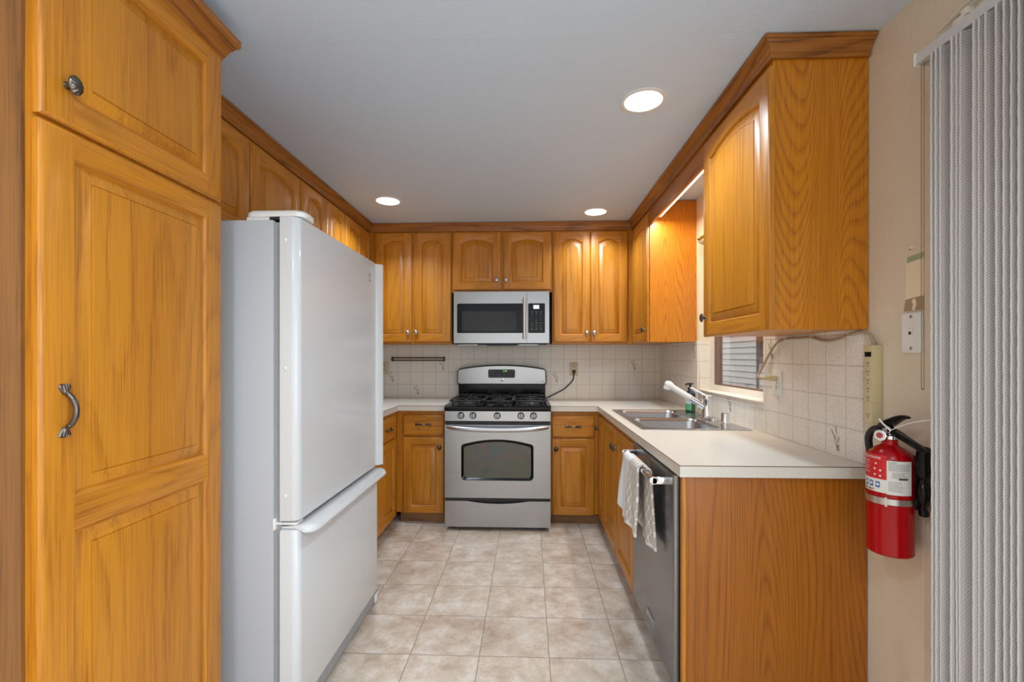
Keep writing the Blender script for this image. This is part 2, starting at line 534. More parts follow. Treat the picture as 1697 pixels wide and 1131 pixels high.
        bmesh.ops.recalc_face_normals(bm, faces=bm.faces)
        bm.to_mesh(me); bm.free()
        try: me.set_sharp_from_angle(angle=math.radians(38))
        except Exception: pass
        o = bpy.data.objects.new(name, me)
        COL.objects.link(o)
        if parent is not None:
            o.parent = parent
            o.location = origin - wpos(parent) if loc is None else origin
        else: o.location = origin
        o.rotation_euler = (0, 0, rot)
        o['_w'] = 0
        del o['_w']
        return o

def wpos(o):
    p = Vector(o.location)
    while o.parent is not None:
        o = o.parent; p = p + Vector(o.location)
    return p

def tag(o, label, cat=None, group=None, kind=None):
    if label: o['label'] = label
    if cat: o['category'] = cat
    if group: o['group'] = group
    if kind: o['kind'] = kind
    return o

def thing(name, label, cat, loc, group=None):
    o = bpy.data.objects.new(name, None)
    COL.objects.link(o)
    o.location = loc
    o.empty_display_size = 0.05
    return tag(o, label, cat, group)

def struct(name, mb, mats, label=None, parent=None, origin=(0, 0, 0)):
    o = mb.build(name, mats, parent, origin=origin)
    if parent is None: o['kind'] = 'structure'
    if label: o['label'] = label
    return o

def rrect(x0, x1, y0, y1, r, n=6):
    pts = []
    for cx, cy, a0 in ((x1 - r, y1 - r, 0), (x0 + r, y1 - r, 90), (x0 + r, y0 + r, 180), (x1 - r, y0 + r, 270)):
        for i in range(n + 1):
            a = math.radians(a0 + 90 * i / n)
            pts.append((cx + r * math.cos(a), cy + r * math.sin(a)))
    return pts

def bez(p0, p1, p2, p3, n=12):
    p0, p1, p2, p3 = map(Vector, (p0, p1, p2, p3)); out = []
    for i in range(n + 1):
        t = i / n
        out.append(p0 * (1 - t) ** 3 + p1 * 3 * t * (1 - t) ** 2 + p2 * 3 * t * t * (1 - t) + p3 * t ** 3)
    return out

def smooth_path(pts, n=8):
    P = [Vector(p) for p in pts]; out = []
    for i in range(len(P) - 1):
        a, b, c, d = P[max(i - 1, 0)], P[i], P[i + 1], P[min(i + 2, len(P) - 1)]
        for k in range(n):
            t = k / n
            out.append(0.5 * ((2 * b) + (c - a) * t + (2 * a - 5 * b + 4 * c - d) * t * t + (3 * b - a - 3 * c + d) * t ** 3))
    out.append(P[-1])
    return out

def text_tris(s, size, bold=False, shear=0.0):
    """letters as flat triangles, centred on x, base line at y = 0"""
    cu = bpy.data.curves.new('letters', 'FONT')
    cu.body = s; cu.size = size; cu.align_x = 'CENTER'; cu.shear = shear
    cu.resolution_u = 2
    if bold: cu.offset = size * 0.018
    ob = bpy.data.objects.new('letters', cu)
    COL.objects.link(ob)
    bpy.context.view_layer.update()
    dg = bpy.context.evaluated_depsgraph_get()
    me = ob.evaluated_get(dg).to_mesh()
    me.calc_loop_triangles()
    vs_ = [v.co.copy() for v in me.vertices]
    fs = [tuple(t.vertices) for t in me.loop_triangles]
    ob.evaluated_get(dg).to_mesh_clear()
    bpy.data.objects.remove(ob, do_unlink=True)
    bpy.data.curves.remove(cu)
    return vs_, fs

def put_text(mb, s, size, mapf, mi=0, bold=False, shear=0.0):
    vs_, fs = text_tris(s, size, bold, shear)
    mb.add([mapf(p.x, p.y) for p in vs_], fs, mi)

# ------------------------------------------------------------------ cabinet hardware and doors (local frame: x width, z height, front towards -y)
def opening_loop(x0, x1, z0, zs, rise, d, n=14, sh=0.07):
    """loop of a panel opening, inset by d; rise = height of the arch, 0 for a square head"""
    x0, x1, z0, zs = x0 + d, x1 - d, z0 + d, zs - d
    pts = [(x0, z0), (x1, z0), (x1, zs)]
    w = x1 - x0; s = w * sh if rise else 0
    a, b = x1 - s, x0 + s
    for i in range(n + 1):
        t = i / n
        x = a + (b - a) * t
        z = zs + rise * (1 - (2 * t - 1) ** 2) ** 0.85 if rise else zs
        pts.append((x, z))
    pts.append((x0, zs))
    return pts

def door_mesh(w, h, openings, sx=0.058, t=0.02, edge=0.009):
    """framed raised-panel door; openings: (z0, spring, rise) from the bottom up; materials 0 upright, 1 level grain, 2 panel"""
    mb = MB(); f = -t
    e = edge
    mb.add([(0, 0, 0), (w, 0, 0), (w, 0, h), (0, 0, h)], [(0, 3, 2, 1)], 0)
    o0 = [(0, 0), (w, 0), (w, h), (0, h)]; o1 = [(e, e), (w - e, e), (w - e, h - e), (e, h - e)]
    mid = f + 0.007
    mb.loops([[(x, 0, z) for x, z in o0], [(x, mid, z) for x, z in o0], [(x, f + 0.0015, z) for x, z in [(e * .55, e * .55), (w - e * .55, e * .55), (w - e * .55, h - e * .55), (e * .55, h - e * .55)]], [(x, f, z) for x, z in o1]], 0, False, False, False)
    xa, xb = sx, w - sx
    mb.add([(e, f, e), (xa, f, e), (xa, f, h - e), (e, f, h - e)], [(0, 1, 2, 3)], 0)
    mb.add([(xb, f, e), (w - e, f, e), (w - e, f, h - e), (xb, f, h - e)], [(0, 1, 2, 3)], 0)
    prev = [(xa, e), (xb, e)]
    for k, (z0, zs, rise) in enumerate(openings):
        lo = prev
        if len(lo) == 2:
            mb.add([(xa, f, lo[0][1]), (xb, f, lo[1][1]), (xb, f, z0), (xa, f, z0)], [(0, 1, 2, 3)], 1)
        else:
            for i in range(len(lo) - 1):
                (ax, az), (bx, bz) = lo[i], lo[i + 1]
                mb.add([(ax, f, az), (bx, f, bz), (bx, f, z0), (ax, f, z0)], [(0, 1, 2, 3)], 1)
        base = opening_loop(xa, xb, z0, zs, rise, 0)
        prof = [(0, f), (0.003, f + 0.0014), (0.006, f + 0.006), (0.0085, f + 0.0115), (0.0105, f + 0.0115), (0.013, f + 0.0095), (0.043, f + 0.0032), (0.0438, f + 0.0052), (0.0448, f + 0.0052), (0.0458, f + 0.0016)]
        lps = []
        for d, y in prof:
            lps.append([(x, y, z) for x, z in opening_loop(xa, xb, z0, zs, rise, d)])
        n = len(base)
        for j in range(len(lps) - 1):
            mi = 0 if j < 4 else 2
            vv = lps[j] + lps[j + 1]
            for i in range(n):
                q = (i + 1) % n
                m_ = mi
                if j < 5 and i != 1 and i != n - 1: m_ = 1
                mb.add([vv[i], vv[q], vv[n + q], vv[n + i]], [(0, 1, 2, 3)], m_)
        last = lps[-1]
        tri = tessellate_polygon([[Vector((p[0], p[2], 0)) for p in last]])
        mb.add(last, [tuple(q) for q in tri], 2)
        prev = list(reversed(base[2:]))
    for i in range(len(prev) - 1):
        (ax, az), (bx, bz) = prev[i], prev[i + 1]
        if abs(ax - bx) < 1e-7: continue
        mb.add([(ax, f, az), (bx, f, bz), (bx, f, h - e), (ax, f, h - e)], [(0, 1, 2, 3)], 1)
    return mb

ROT = {'front': 0.0, 'left': -PI / 2, 'right': PI / 2}   # which way the door looks: towards -y, -x or +x

def place_door(root, at, w, h, facing, openings, name='door', sx=0.058, label=None, mats=None, t=0.02):
    mb = door_mesh(w, h, openings, sx, t)
    o = mb.build(name, mats or [M['wood_v'], M['wood_h'], M['panel']], root, loc=Vector(at) - wpos(root), rot=ROT[facing])
    if label: o['label'] = label
    return o

def slab_drawer(root, at, w, h, facing):
    mb = MB(); t = 0.02; e = 0.010
    lp = lambda d: [(d, d), (w - d, d), (w - d, h - d), (d, h - d)]
    mb.loops([[(x, y, z) for x, z in lp(d)] for d, y in ((0, 0), (0, -t + 0.007), (0.005, -t + 0.0015), (e, -t), (0.018, -t))], 0, False)
    return mb.build('drawer', [M['wood_h']], root, loc=Vector(at) - wpos(root), rot=ROT[facing])

def knob(door, x, z, t=0.02, sx=0.76, r=0.0205, mat=None):
    """fluted oval knob on a stem"""
    mb = MB()
    y0 = -t
    mb.lathe([(0.0085, 0), (0.007, 0.004), (0.0062, 0.010), (0.0075, 0.017)], (x, y0, z), '-y', 14)
    lp = []
    for k, (rr, hh) in enumerate([(0.006, 0.0165), (r * 0.8, 0.0175), (r, 0.0195), (r, 0.0215), (r * 0.86, 0.0245), (r * 0.66, 0.0272), (r * 0.42, 0.0290), (r * 0.22, 0.0297), (r * 0.05, 0.030)]):
        ring = []
        for i in range(48):
            a = 2 * PI * i / 48
            fl = math.cos(12 * a + 5 * rr / r) * 0.0011 * min(1.0, max(0, (rr / r - 0.15) * 1.6)) if k >= 3 else 0
            ring.append((x + rr * math.cos(a) * sx, y0 - hh - fl, z + rr * math.sin(a)))
        lp.append(ring)
    mb.loops(lp, 0, True)
    return mb.build('knob', mat or M['knob'], door, loc=(0, 0, 0))

def pull(door, x, z, length, vertical=False, t=0.02, mat=None):
    """arched bar pull with fluted fan ends"""
    mb = MB(); L = length / 2; y0 = -t
    def P(u, v, d): return (x + v, y0 - d, z + u) if vertical else (x + u, y0 - d, z + v)
    n = 20; path = []; rad = []
    for i in range(n + 1):
        s = -1 + 2 * i / n
        path.append(P(s * L * 0.66, 0, 0.006 + 0.021 * (1 - abs(s) ** 2.4)))
        rad.append(0.0056 if abs(s) < 0.9 else 0.0048)
    mb.tube(path, rad, 10)
    for s in (-0.84, 0.84):
        i = s * L * 0.66
        mb.lathe([(0.0065, -0.0015), (0.0072, 0), (0.0065, 0.0015)], P(i, 0, 0.006 + 0.021 * (1 - 0.84 ** 2.4)), 'z' if vertical else 'x', 12)
    for sgn in (-1, 1):
        lp = []
        for k in range(9):
            q = k / 8
            ring = []
            half = 0.004 + 0.0105 * math.sin(min(1, q * 1.15) * PI / 2) ** 1.3
            if q > 0.86: half *= math.sqrt(max(0.0, 1 - ((q - 0.86) / 0.16) ** 2))
            u = sgn * (L * 0.60 + q * L * 0.40)
            for j in range(17):
                a = -1 + j / 8
                hgt = 0.0085 * (1 - 0.5 * q) * math.sqrt(max(0, 1 - a * a)) + 0.0012 * math.cos(a * 5.2 * PI) * q * (1 - a * a)
                ring.append(P(u, a * half, max(0.0005, hgt)))
            lp.append(ring)
        mb.loops(lp, 0, True, False, False, closed=False)
    return mb.build('pull_handle', mat or M['knob'], door, loc=(0, 0, 0))

# ================================================================== the setting
XR, XL, YB, YF, CZ = 1.17, -1.65, 4.06, -3.0, 2.38
floor = struct('floor', MB().box(XL - .1, XR + .14, YF - .1, YB + .1, -0.06, 0.0), M['floor'])
mb = MB().box(XL - .1, XR + .14, 1.545, YB + .1, CZ, CZ + 0.08).box(XL - .1, XR + .14, YF - .1, 1.545, CZ - 0.002, CZ + 0.08)
struct('ceiling', mb, M['ceiling'])
struct('wall_back', MB().box(XL - .1, XR + .14, YB, YB + 0.1, 0, CZ), M['wall'])
struct('wall_left', MB().box(XL - .1, XL, YF, YB, 0, CZ), M['wall'])
struct('wall_rear', MB().box(XL - .1, XR + .14, YF - 0.1, YF, 0, CZ), M['wall'])
# right wall with the sink window and the patio door opening; the strip round the window is painted cream
ys = [YF, -0.95, 1.20, 2.22, 2.288, 3.165, 3.24, YB]
zs = [0, 1.059, 2.08, 2.10, CZ]
def wr(i, j):
    if ys[i] == -0.95 and j < 2: return False
    if ys[i] == 2.288 and j == 1: return False
    return True
mb = MB().slab(ys, zs, wr, 'yz', XR, XR + 0.13)
struct('wall_right', mb, M['wall'])
# painted reveal lining around the sink window (cream) and the bit of cream wall beside it above the tile
mb = MB()
mb.box(XR - 0.004, XR, 3.165, 3.20, 1.40, CZ)
mb.box(XR - 0.004, XR, 2.288, 3.165, 2.08, CZ)
struct('trim_1', mb, M['wall_cream'])

# backsplash tile field: back wall, right wall, window sill tiles
BT, RT = YB - 0.008, XR - 0.008
struct('trim_2', MB().box(XL, XR, BT, YB, 0.914, 1.405), M['tile_x'], 'speckled cream backsplash tile along the back wall')
mb = MB().slab([1.618, 2.288, 3.165, BT], [0.914, 1.059, 1.400], lambda i, j: not (i == 1 and j == 1), 'yz', RT, XR)
mb.box(XR, XR + 0.115, 3.157, 3.165, 1.067, 1.395)          # tiled far reveal of the window
struct('trim_3', mb, M['tile_y'], 'speckled cream backsplash tile along the window wall')

def motif(mb, mapf, s=1.0):
    """printed wheat sprig: three ears on stems"""
    for dx, dz, ang, L in ((-0.016, 0.012, 28, .030), (0.0, 0.022, 12, .034), (0.008, -0.012, -14, .030), (-0.004, -0.004, 22, .026)):
        a = math.radians(ang)
        ux, uz = -math.sin(a), math.cos(a)
        pts = []
        for k in range(9):
            t = k / 8; wdt = 0.0026 * math.sin(PI * t) ** 0.7
            pts.append((t, wdt))
        P = [(dx + ux * t * L + uz * w_, dz + uz * t * L - ux * w_) for t, w_ in pts] + [(dx + ux * t * L - uz * w_, dz + uz * t * L + ux * w_) for t, w_ in reversed(pts[1:-1])]
        mb.add([mapf(x * s, z * s) for x, z in P], [tuple(range(len(P)))], 0)
        ex, ez = dx, dz
        fx, fz = 0.006, -0.045
        nx, nz = ez - fz, fx - ex
        q = math.hypot(nx, nz) or 1
        nx, nz = nx / q * 0.0007, nz / q * 0.0007
        mb.add([mapf((ex + nx) * s, (ez + nz) * s), mapf((ex - nx) * s, (ez - nz) * s), mapf((fx - nx) * s, (fz - nz) * s), mapf((fx + nx) * s, (fz + nz) * s)], [(0, 1, 2, 3)], 1)
    for dx, dz in ((0.012, -0.022), (0.002, -0.026), (0.013, -0.034)):
        P = [(dx + 0.004 * math.cos(a * PI / 4), dz + 0.006 * math.sin(a * PI / 4)) for a in range(8)]
        mb.add([mapf(x * s, z * s) for x, z in P], [tuple(range(8))], 1)
tb = bpy.data.objects['trim_2']; tr = bpy.data.objects['trim_3']
mb = MB()
for x, z in ((-1.235, 1.099), (-0.775, 1.208), (0.244, 1.101), (0.933, 1.212), (-1.005, 0.985)):
    motif(mb, lambda u, v, x=x, z=z: (x + u, BT - 0.0006, z + v))
mb.build('wheat_print', [M['motif_brown'], M['motif_grey']], tb)
mb = MB()
for y, z in ((1.752, 0.975), (2.212, 1.320), (2.66, 1.010), (3.215, 1.315), (3.77, 1.10)):
    motif(mb, lambda u, v, y=y, z=z: (RT - 0.0006, y - u, z + v))
mb.build('wheat_print', [M['motif_brown'], M['motif_grey']], tr)

# sink window: white frame and sash in the wall, brown outside trim, sill
mb = MB()
mb.slab([2.288, 2.335, 3.105, 3.157], [1.067, 1.10, 2.03, 2.08], lambda i, j: not (i == 1 and j == 1), 'yz', XR + 0.075, XR + 0.125)
win = struct('window_1', mb, M['white_paint'], 'white framed window above the sink', origin=(XR + 0.1, 2.73, 1.059))
mb = MB().slab([2.335, 2.36, 3.06, 3.105], [1.10, 1.11, 2.0, 2.03], lambda i, j: not (i == 1 and j == 1), 'yz', XR + 0.085, XR + 0.118)
mb.build('sash', M['brown_trim'], win)
MB().box(XR + 0.100, XR + 0.104, 2.36, 3.06, 1.11, 2.0).build('pane', M['pane'], win)
mb = MB().box(RT - 0.012, XR + 0.075, 2.288, 3.165, 1.059, 1.067, 0, 0.003)
mb.build('window_sill', M['cream_paint'], win)
mb = MB().box(XR + 0.001, XR + 0.075, 2.288, 2.296, 1.067, 2.08).box(XR + 0.001, XR + 0.075, 3.157, 3.165, 1.395, 2.08).box(XR + 0.001, XR + 0.075, 2.288, 3.165, 2.072, 2.08)
mb.build('reveal_lining', M['wall_cream'], win)

# patio door behind the vertical blinds
mb = MB()
mb.slab([-0.95, -0.88, 0.10, 0.17, 1.13, 1.20], [0, 0.08, 2.0, 2.10], lambda i, j: not (i in (1, 3) and j == 1), 'yz', XR + 0.04, XR + 0.10)
pd = struct('door_1', mb, M['white_paint'], 'sliding patio door behind the vertical blinds', origin=(XR + 0.07, 0.125, 0))
MB().box(XR + 0.066, XR + 0.071, -0.88, 0.10, 0.08, 2.0).build('pane', M['pane'], pd)
MB().box(XR + 0.069, XR + 0.074, 0.17, 1.13, 0.08, 2.0).build('pane', M['pane'], pd)
MB().box(XR + 0.025, XR + 0.04, 0.11, 0.135, 0.92, 1.14, 0, 0.004).build('door_handle', M['chrome'], pd)
# flat trim board up the wall at the end of the patio opening
struct('trim_4', MB().box(XR - 0.006, XR, 1.20, 1.376, 0, 2.10, 0, 0.002), M['wall'], 'flat beige trim board beside the patio blinds')
struct('baseboard_right', MB().box(XR - 0.012, XR, 1.378, 1.595, 0, 0.08, 0, 0.003), M['wall'])

# bare patch, old mask tape and torn paint on the wall over the jack plate
mb = MB(); x = XR - 0.0062
def poly(pts, mi, dx=0): mb.add([(x - 0.0004 - dx, y, z) for y, z in pts], [tuple(range(len(pts)))], mi)
poly([(1.446, 1.578), (1.376, 1.582), (1.376, 1.472), (1.448, 1.466)], 0)
poly([(1.441, 1.596), (1.376, 1.600), (1.376, 1.584), (1.443, 1.578)], 1)
poly([(1.425, 1.462), (1.412, 1.466), (1.408, 1.448), (1.414, 1.428), (1.424, 1.430), (1.420, 1.448)], 0, .0004)
poly([(1.448, 1.465), (1.376, 1.471), (1.376, 1.430), (1.455, 1.430)], 2)
for cy, cz, r in ((1.425, 1.622, .010), (1.412, 1.618, .006), (1.432, 1.615, .005)):
    poly([(cy + r * math.cos(k * PI / 5) * (1 + .3 * math.sin(k * 2.3)), cz + r * .8 * math.sin(k * PI / 5)) for k in range(10)], 0)
patch_m = [plain('bare_wall_patch', rgb(240, 222, 190), 0.7), plain('green_tape_edge', rgb(158, 168, 128), 0.7), plain('old_wall_paint', rgb(168, 146, 116), 0.6)]
mb.v = [Vector((p.x + 0.0052, p.y, p.z)) for p in mb.v]
wr_o = bpy.data.objects['wall_right']
mb.build('bare_patch', patch_m, wr_o, origin=(0, 0, 0))['label'] = 'unpainted tan patch with green tape edge above the jack plate'

# outside: the neighbour's siding, window and a leaning pole
mb = MB()
nx = 4.2
for k in range(26):
    z = -0.3 + k * 0.118
    mb.add([(nx, 1.5, z), (nx, 13, z), (nx + 0.018, 13, z + 0.118), (nx + 0.018, 1.5, z + 0.118), (nx + 0.022, 1.5, z), (nx + 0.022, 13, z)], [(0, 1, 2, 3), (0, 4, 5, 1)])
    mb.box(nx + 0.0005, nx + 0.02, 1.5, 13, z - 0.012, z - 0.0005, 1)  # dark strip that paints in the shadow line under each lap
mb.box(nx + 0.03, nx + 0.2, 1.5, 13, -0.4, 2.8)
nb = struct('neighbour_wall', mb, [M['siding'], M['siding_lap_shade']], 'grey lap siding of the house next door, seen through the sink window')
mb = MB().slab([7.0, 7.12, 8.28, 8.42], [1.16, 1.28, 2.3, 2.4], lambda i, j: not (i == 1 and j == 1), 'yz', nx - 0.05, nx + 0.03)
w2 = mb.build('window_frame', M['dark_trim'], nb)
MB().box(nx + 0.021, nx + 0.027, 7.12, 8.28, 1.28, 2.3).build('pane', plain('neighbour_pane', rgb(96, 104, 114), 0.1, coat=0.4), w2)
struct('ground_outside', MB().box(XR + 0.15, 9, -6, 14, -0.45, -0.4), plain('outside_gravel', rgb(150, 146, 140), 0.9), origin=(3, 3, -0.45))
mb = MB().tube([(3.45, 6.95, -0.4), (3.62, 7.3, 2.5)], 0.021, 10)
tag(mb.build('garden_pole', M['siding_post']), 'thin dark pole leaning outside the sink window against grey siding', 'pole')

# ================================================================== ceiling lights
def ceiling_or_fill_light(x, y, label, power, spread=150, name='ceiling_or_fill_light', grp='recessed ceiling lights'):  # the group also holds the three added fill lights
    zc = CZ if y > 1.545 else CZ - 0.002
    t = thing(name, label, 'ceiling light', (x, y, zc), grp)
    mb = MB().lathe([(0.097, 0), (0.097, -0.003), (0.092, -0.006), (0.080, -0.005), (0.076, -0.001), (0.076, 0)], (x, y, zc), 'z', 48, cap=False)
    mb.build('trim_ring', M['dark_interior'], t)
    MB().lathe([(0.077, -0.0005), (0.077, -0.0035), (0.06, -0.0055), (0.001, -0.0065)], (x, y, zc), 'z', 48).build('lens', M['lamp_lens'], t)
    area('recessed_or_fill_lamp', (x, y, zc - 0.012), (0, 0, 0), 0.15, power, (0.76, 0.89, 1.0), spread=math.radians(spread))
    return t
ceiling_or_fill_light(0.488, 1.947, 'recessed ceiling light nearest the camera, beside the right upper cabinet', 9, 140)
ceiling_or_fill_light(-0.984, 3.135, 'small recessed ceiling light near the cabinets above the refrigerator', 8, 130)
ceiling_or_fill_light(0.504, 3.427, 'recessed ceiling light over the far right corner by the sink', 6, 130)
ceiling_or_fill_light(-0.75, 0.15, 'added fill light on the ceiling, out of view in front of the pantry', 12)  # this and the next two: unseen fill lights added to brighten the kitchen
ceiling_or_fill_light(0.25, -0.7, 'added fill light on the ceiling, out of view beside the patio door', 18)
ceiling_or_fill_light(-0.9, -1.5, 'added fill light on the ceiling, out of view deepest in the dining area', 18)

# ================================================================== crown mouldings
def crown_run(mb, path, prof, closed_ends=True):
    """path: (x, y) points; prof: (out, z) pairs; out is to the right of the path direction"""
    n = len(path); sec = []
    for i in range(n):
        p = Vector((path[i][0], path[i][1]))
        ds = []
        if i > 0: ds.append((p - Vector(path[i - 1])).normalized())
        if i < n - 1: ds.append((Vector(path[i + 1]) - p).normalized())
        ns = [Vector((d.y, -d.x)) for d in ds]
        m_ = ns[0] if len(ns) == 1 else (ns[0] + ns[1])
        if len(ns) == 2: m_ = m_ / (1 + ns[0].dot(ns[1]))
        sec.append([(p.x + m_.x * o, p.y + m_.y * o, z) for o, z in prof])
    return sec
zc = CZ
CPROF = [(o_, zc - d_) for o_, d_ in ((0, .064), (.012, .064), (.0135, .062), (.0135, .051), (.0175, .049), (.0175, .044), (.021, .036), (.028, .027), (.037, .020), (.0385, .0155), (.045, .0145), (.047, .012), (.047, .0032), (0, .0032))]
LC, RC, BC = -1.319, 0.844, 3.6985
path = [(LC, 1.47), (LC, BC), (RC, BC), (RC, 1.599), (1.164, 1.599)]
sec = crown_run(None, path, CPROF)
for i, (lab_, x_, y_, m_) in enumerate((
        ('dark oak crown moulding along the ceiling above the left wall cabinets', -1.3, 2.6, 'crown_y'),
        ('dark oak crown moulding along the ceiling above the back wall cabinets and microwave', -0.2, 3.68, 'crown_x'),
        ('dark oak crown moulding along the ceiling above the sink window and right cabinets', 0.83, 2.65, 'crown_y'))):
    ct = thing('crown_molding', lab_, 'crown moulding', (x_, y_, zc - 0.062))
    A_ = [Vector(p).lerp(Vector(q), 0.0005) for p, q in zip(sec[i], sec[i + 1])]; B_ = [Vector(q).lerp(Vector(p), 0.0005) for p, q in zip(sec[i], sec[i + 1])]
    MB().loops([A_, B_], 0, False, True, True).build('molding_run', M[m_], ct)
    if i == 2: MB().loops([sec[3], sec[4]], 0, False, True, True).build('molding_return', M['crown_x'], ct)

# ================================================================== pantry cabinet
PX = -1.0
pt = thing('pantry_cabinet', 'tall oak pantry cabinet in the left foreground, left of the refrigerator', 'cabinet', (-1.32, 1.155, 0))
mb = MB().box(-1.648, PX - 0.021, 0.882, 1.449, 0.10, 2.30, 0)
mb.box(-1.648, PX - 0.09, 0.884, 1.445, 0.0, 0.10, 0)
mb.build('cabinet_body', [M['wood_v']], pt)
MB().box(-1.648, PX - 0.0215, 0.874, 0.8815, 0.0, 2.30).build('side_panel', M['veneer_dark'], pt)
D0, DW_ = 0.893, 0.552
o = place_door(pt, (PX - 0.0205, D0, 1.793), DW_, 0.478, 'right', [(0.062, 0.416, 0)], sx=0.068, label='upper pantry door with a knob at its near lower corner')
knob(o, 0.052, 0.084)
o = place_door(pt, (PX - 0.0205, D0, 0.115), DW_, 1.668, 'right', [(0.062, 0.794, 0), (0.864, 1.613, 0)], sx=0.068, label='tall two-panel lower pantry door')
pull(o, 0.047, 1.058, 0.115, True)
PPROF = [(0.0, 2.262), (0.014, 2.264), (0.020, 2.272), (0.024, 2.274), (0.040, 2.288), (0.052, 2.293), (0.056, 2.296), (0.072, 2.299), (0.077, 2.302), (0.077, 2.322), (0.0, 2.322)]
PPROF = [(a, z - 0.001) for a, z in PPROF]
# the moulding turns the near corner and is cut off square at the refrigerator end
psec = crown_run(None, [(-1.60, 0.874), (PX - 0.0195, 0.874), (PX - 0.0195, 1.452)], PPROF)
psec = [[(x_, y_, z_) for x_, y_, z_ in s] for s in psec]
MB().loops([psec[1], psec[2]], 0, False, False, True).build('molding_run', M['crown_y'], pt)
MB().loops([psec[0], psec[1]], 0, False, True, False).build('molding_return', M['crown_x'], pt)

# ================================================================== wall cabinets
def wall_cabinet(label, loc, body, doors, mats='wood_v', name='wall_cabinet', group=None):
    t = thing(name, label, 'cabinet', loc, group)
    MB().box(*body, 0, 0.0015, 1).build('cabinet_body', [M[mats]], t)
    for at, w, h, facing, arch, kx, kz in doors:
        zt = h - 0.058 - (0.028 if arch else 0)
        o = place_door(t, at, w, h, facing, [(0.058, zt, 0.026 if arch else 0)], sx=min(0.062, w * 0.2))
        if kx is not None: knob(o, kx, kz, mat=M['nickel'] if facing == 'front' else M['knob'])
    return t
ZT = CZ - 0.005
wall_cabinet('oak wall cabinet with two arched doors left of the microwave', (-0.95, 3.9, 1.392), (-1.315, -0.6305, 3.702, YB - 0.002, 1.392, ZT),
    [((-1.268, 3.701, 1.408), 0.309, 0.898, 'front', True, 0.281, 0.078), ((-0.945, 3.701, 1.408), 0.309, 0.898, 'front', True, 0.025, 0.078)])
wall_cabinet('short oak wall cabinet with two arched doors above the microwave', (-0.22, 3.9, 1.815), (-0.6295, 0.1905, 3.702, YB - 0.002, 1.815, ZT),
    [((-0.622, 3.701, 1.832), 0.396, 0.474, 'front', True, 0.360, 0.078), ((-0.207, 3.701, 1.832), 0.390, 0.474, 'front', True, 0.022, 0.078)])
wall_cabinet('oak wall cabinet with two arched doors right of the microwave', (0.5, 3.9, 1.392), (0.1915, 0.840, 3.702, YB - 0.002, 1.392, ZT),
    [((0.202, 3.701, 1.406), 0.296, 0.898, 'front', True, 0.270, 0.072), ((0.503, 3.701, 1.406), 0.296, 0.898, 'front', True, 0.028, 0.072)])
# left wall
LX = -1.32
wall_cabinet('oak wall cabinet directly above the refrigerator', (-1.48, 2.0, 1.83), (XL + 0.002, LX, 1.60, 2.548, 1.83, ZT),
    [((LX + 0.001, 1.612, 1.845), 0.455, 0.458, 'right', True, None, None), ((LX + 0.001, 2.08, 1.845), 0.458, 0.458, 'right', True, None, None)])
wall_cabinet('oak wall cabinet on the left wall just beyond the refrigerator', (-1.48, 2.87, 1.392), (XL + 0.002, LX, 2.55, 3.178, 1.392, ZT),
    [((LX + 0.001, 2.556, 1.408), 0.312, 0.896, 'right', True, 0.286, 0.078), ((LX + 0.001, 2.874, 1.408), 0.298, 0.896, 'right', True, 0.028, 0.078)])
wall_cabinet('oak wall cabinet in the far left corner of the left wall', (-1.48, 3.43, 1.392), (XL + 0.002, LX, 3.18, 3.70, 1.392, ZT),
    [((LX + 0.001, 3.186, 1.408), 0.325, 0.896, 'right', True, 0.297, 0.078), ((LX + 0.001, 3.522, 1.408), 0.160, 0.896, 'right', True, None, None)])
# right wall
RX = 0.845
t = wall_cabinet('oak corner wall cabinet beyond the sink window, side panel lit by the valance lamp', (1.0, 3.6, 1.392), (RX, XR - 0.005, 3.196, YB - 0.004, 1.392, ZT),
    [((RX - 0.001, 3.655, 1.394), 0.455, 0.898, 'left', True, 0.420, 0.085)])
MB().box(RX + 0.001, XR - 0.004, 3.189, 3.1955, 1.392, ZT).build('side_panel', M['side'], t)
t = wall_cabinet('oak wall cabinet at the right foreground with its bold grained side facing the camera', (1.0, 1.9, 1.384), (RX, XR - 0.002, 1.608, 2.178, 1.384, ZT),
    [((RX - 0.001, 2.172, 1.381), 0.586, 0.908, 'left', True, 0.040, 0.088)])
MB().box(RX + 0.001, XR - 0.003, 1.600, 1.6075, 1.384, ZT).build('side_panel', M['side'], t)
vt = MB().box(RX, RX + 0.018, 2.180, 3.188, 2.212, ZT, 0, 0.002)
tag(vt.build('valance', wood('valance_oak', rgb(186, 116, 54), rgb(128, 72, 26), 'y', 5, 6.0, 0.35)), 'plain oak valance board bridging the gap over the sink window', 'valance')
# lamp behind the valance
lt = thing('strip_light', 'warm white strip lamp hidden behind the valance over the sink', 'lamp', (RX + 0.055, 2.7, 2.24))
MB().box(RX + 0.0185, RX + 0.075, 2.20, 3.16, 2.262, 2.30, 0, 0.004).build('lamp_housing', M['white_paint'], lt)
MB().box(RX + 0.028, RX + 0.066, 2.22, 3.14, 2.245, 2.2615, 0, 0.006).build('lamp_lens', M['tube_lens'], lt)
area('strip_lamp', (RX + 0.047, 2.68, 2.238), (0, 0, 0), 0.035, 10.0, (1.0, 0.88, 0.68), 0.9, 'RECTANGLE')
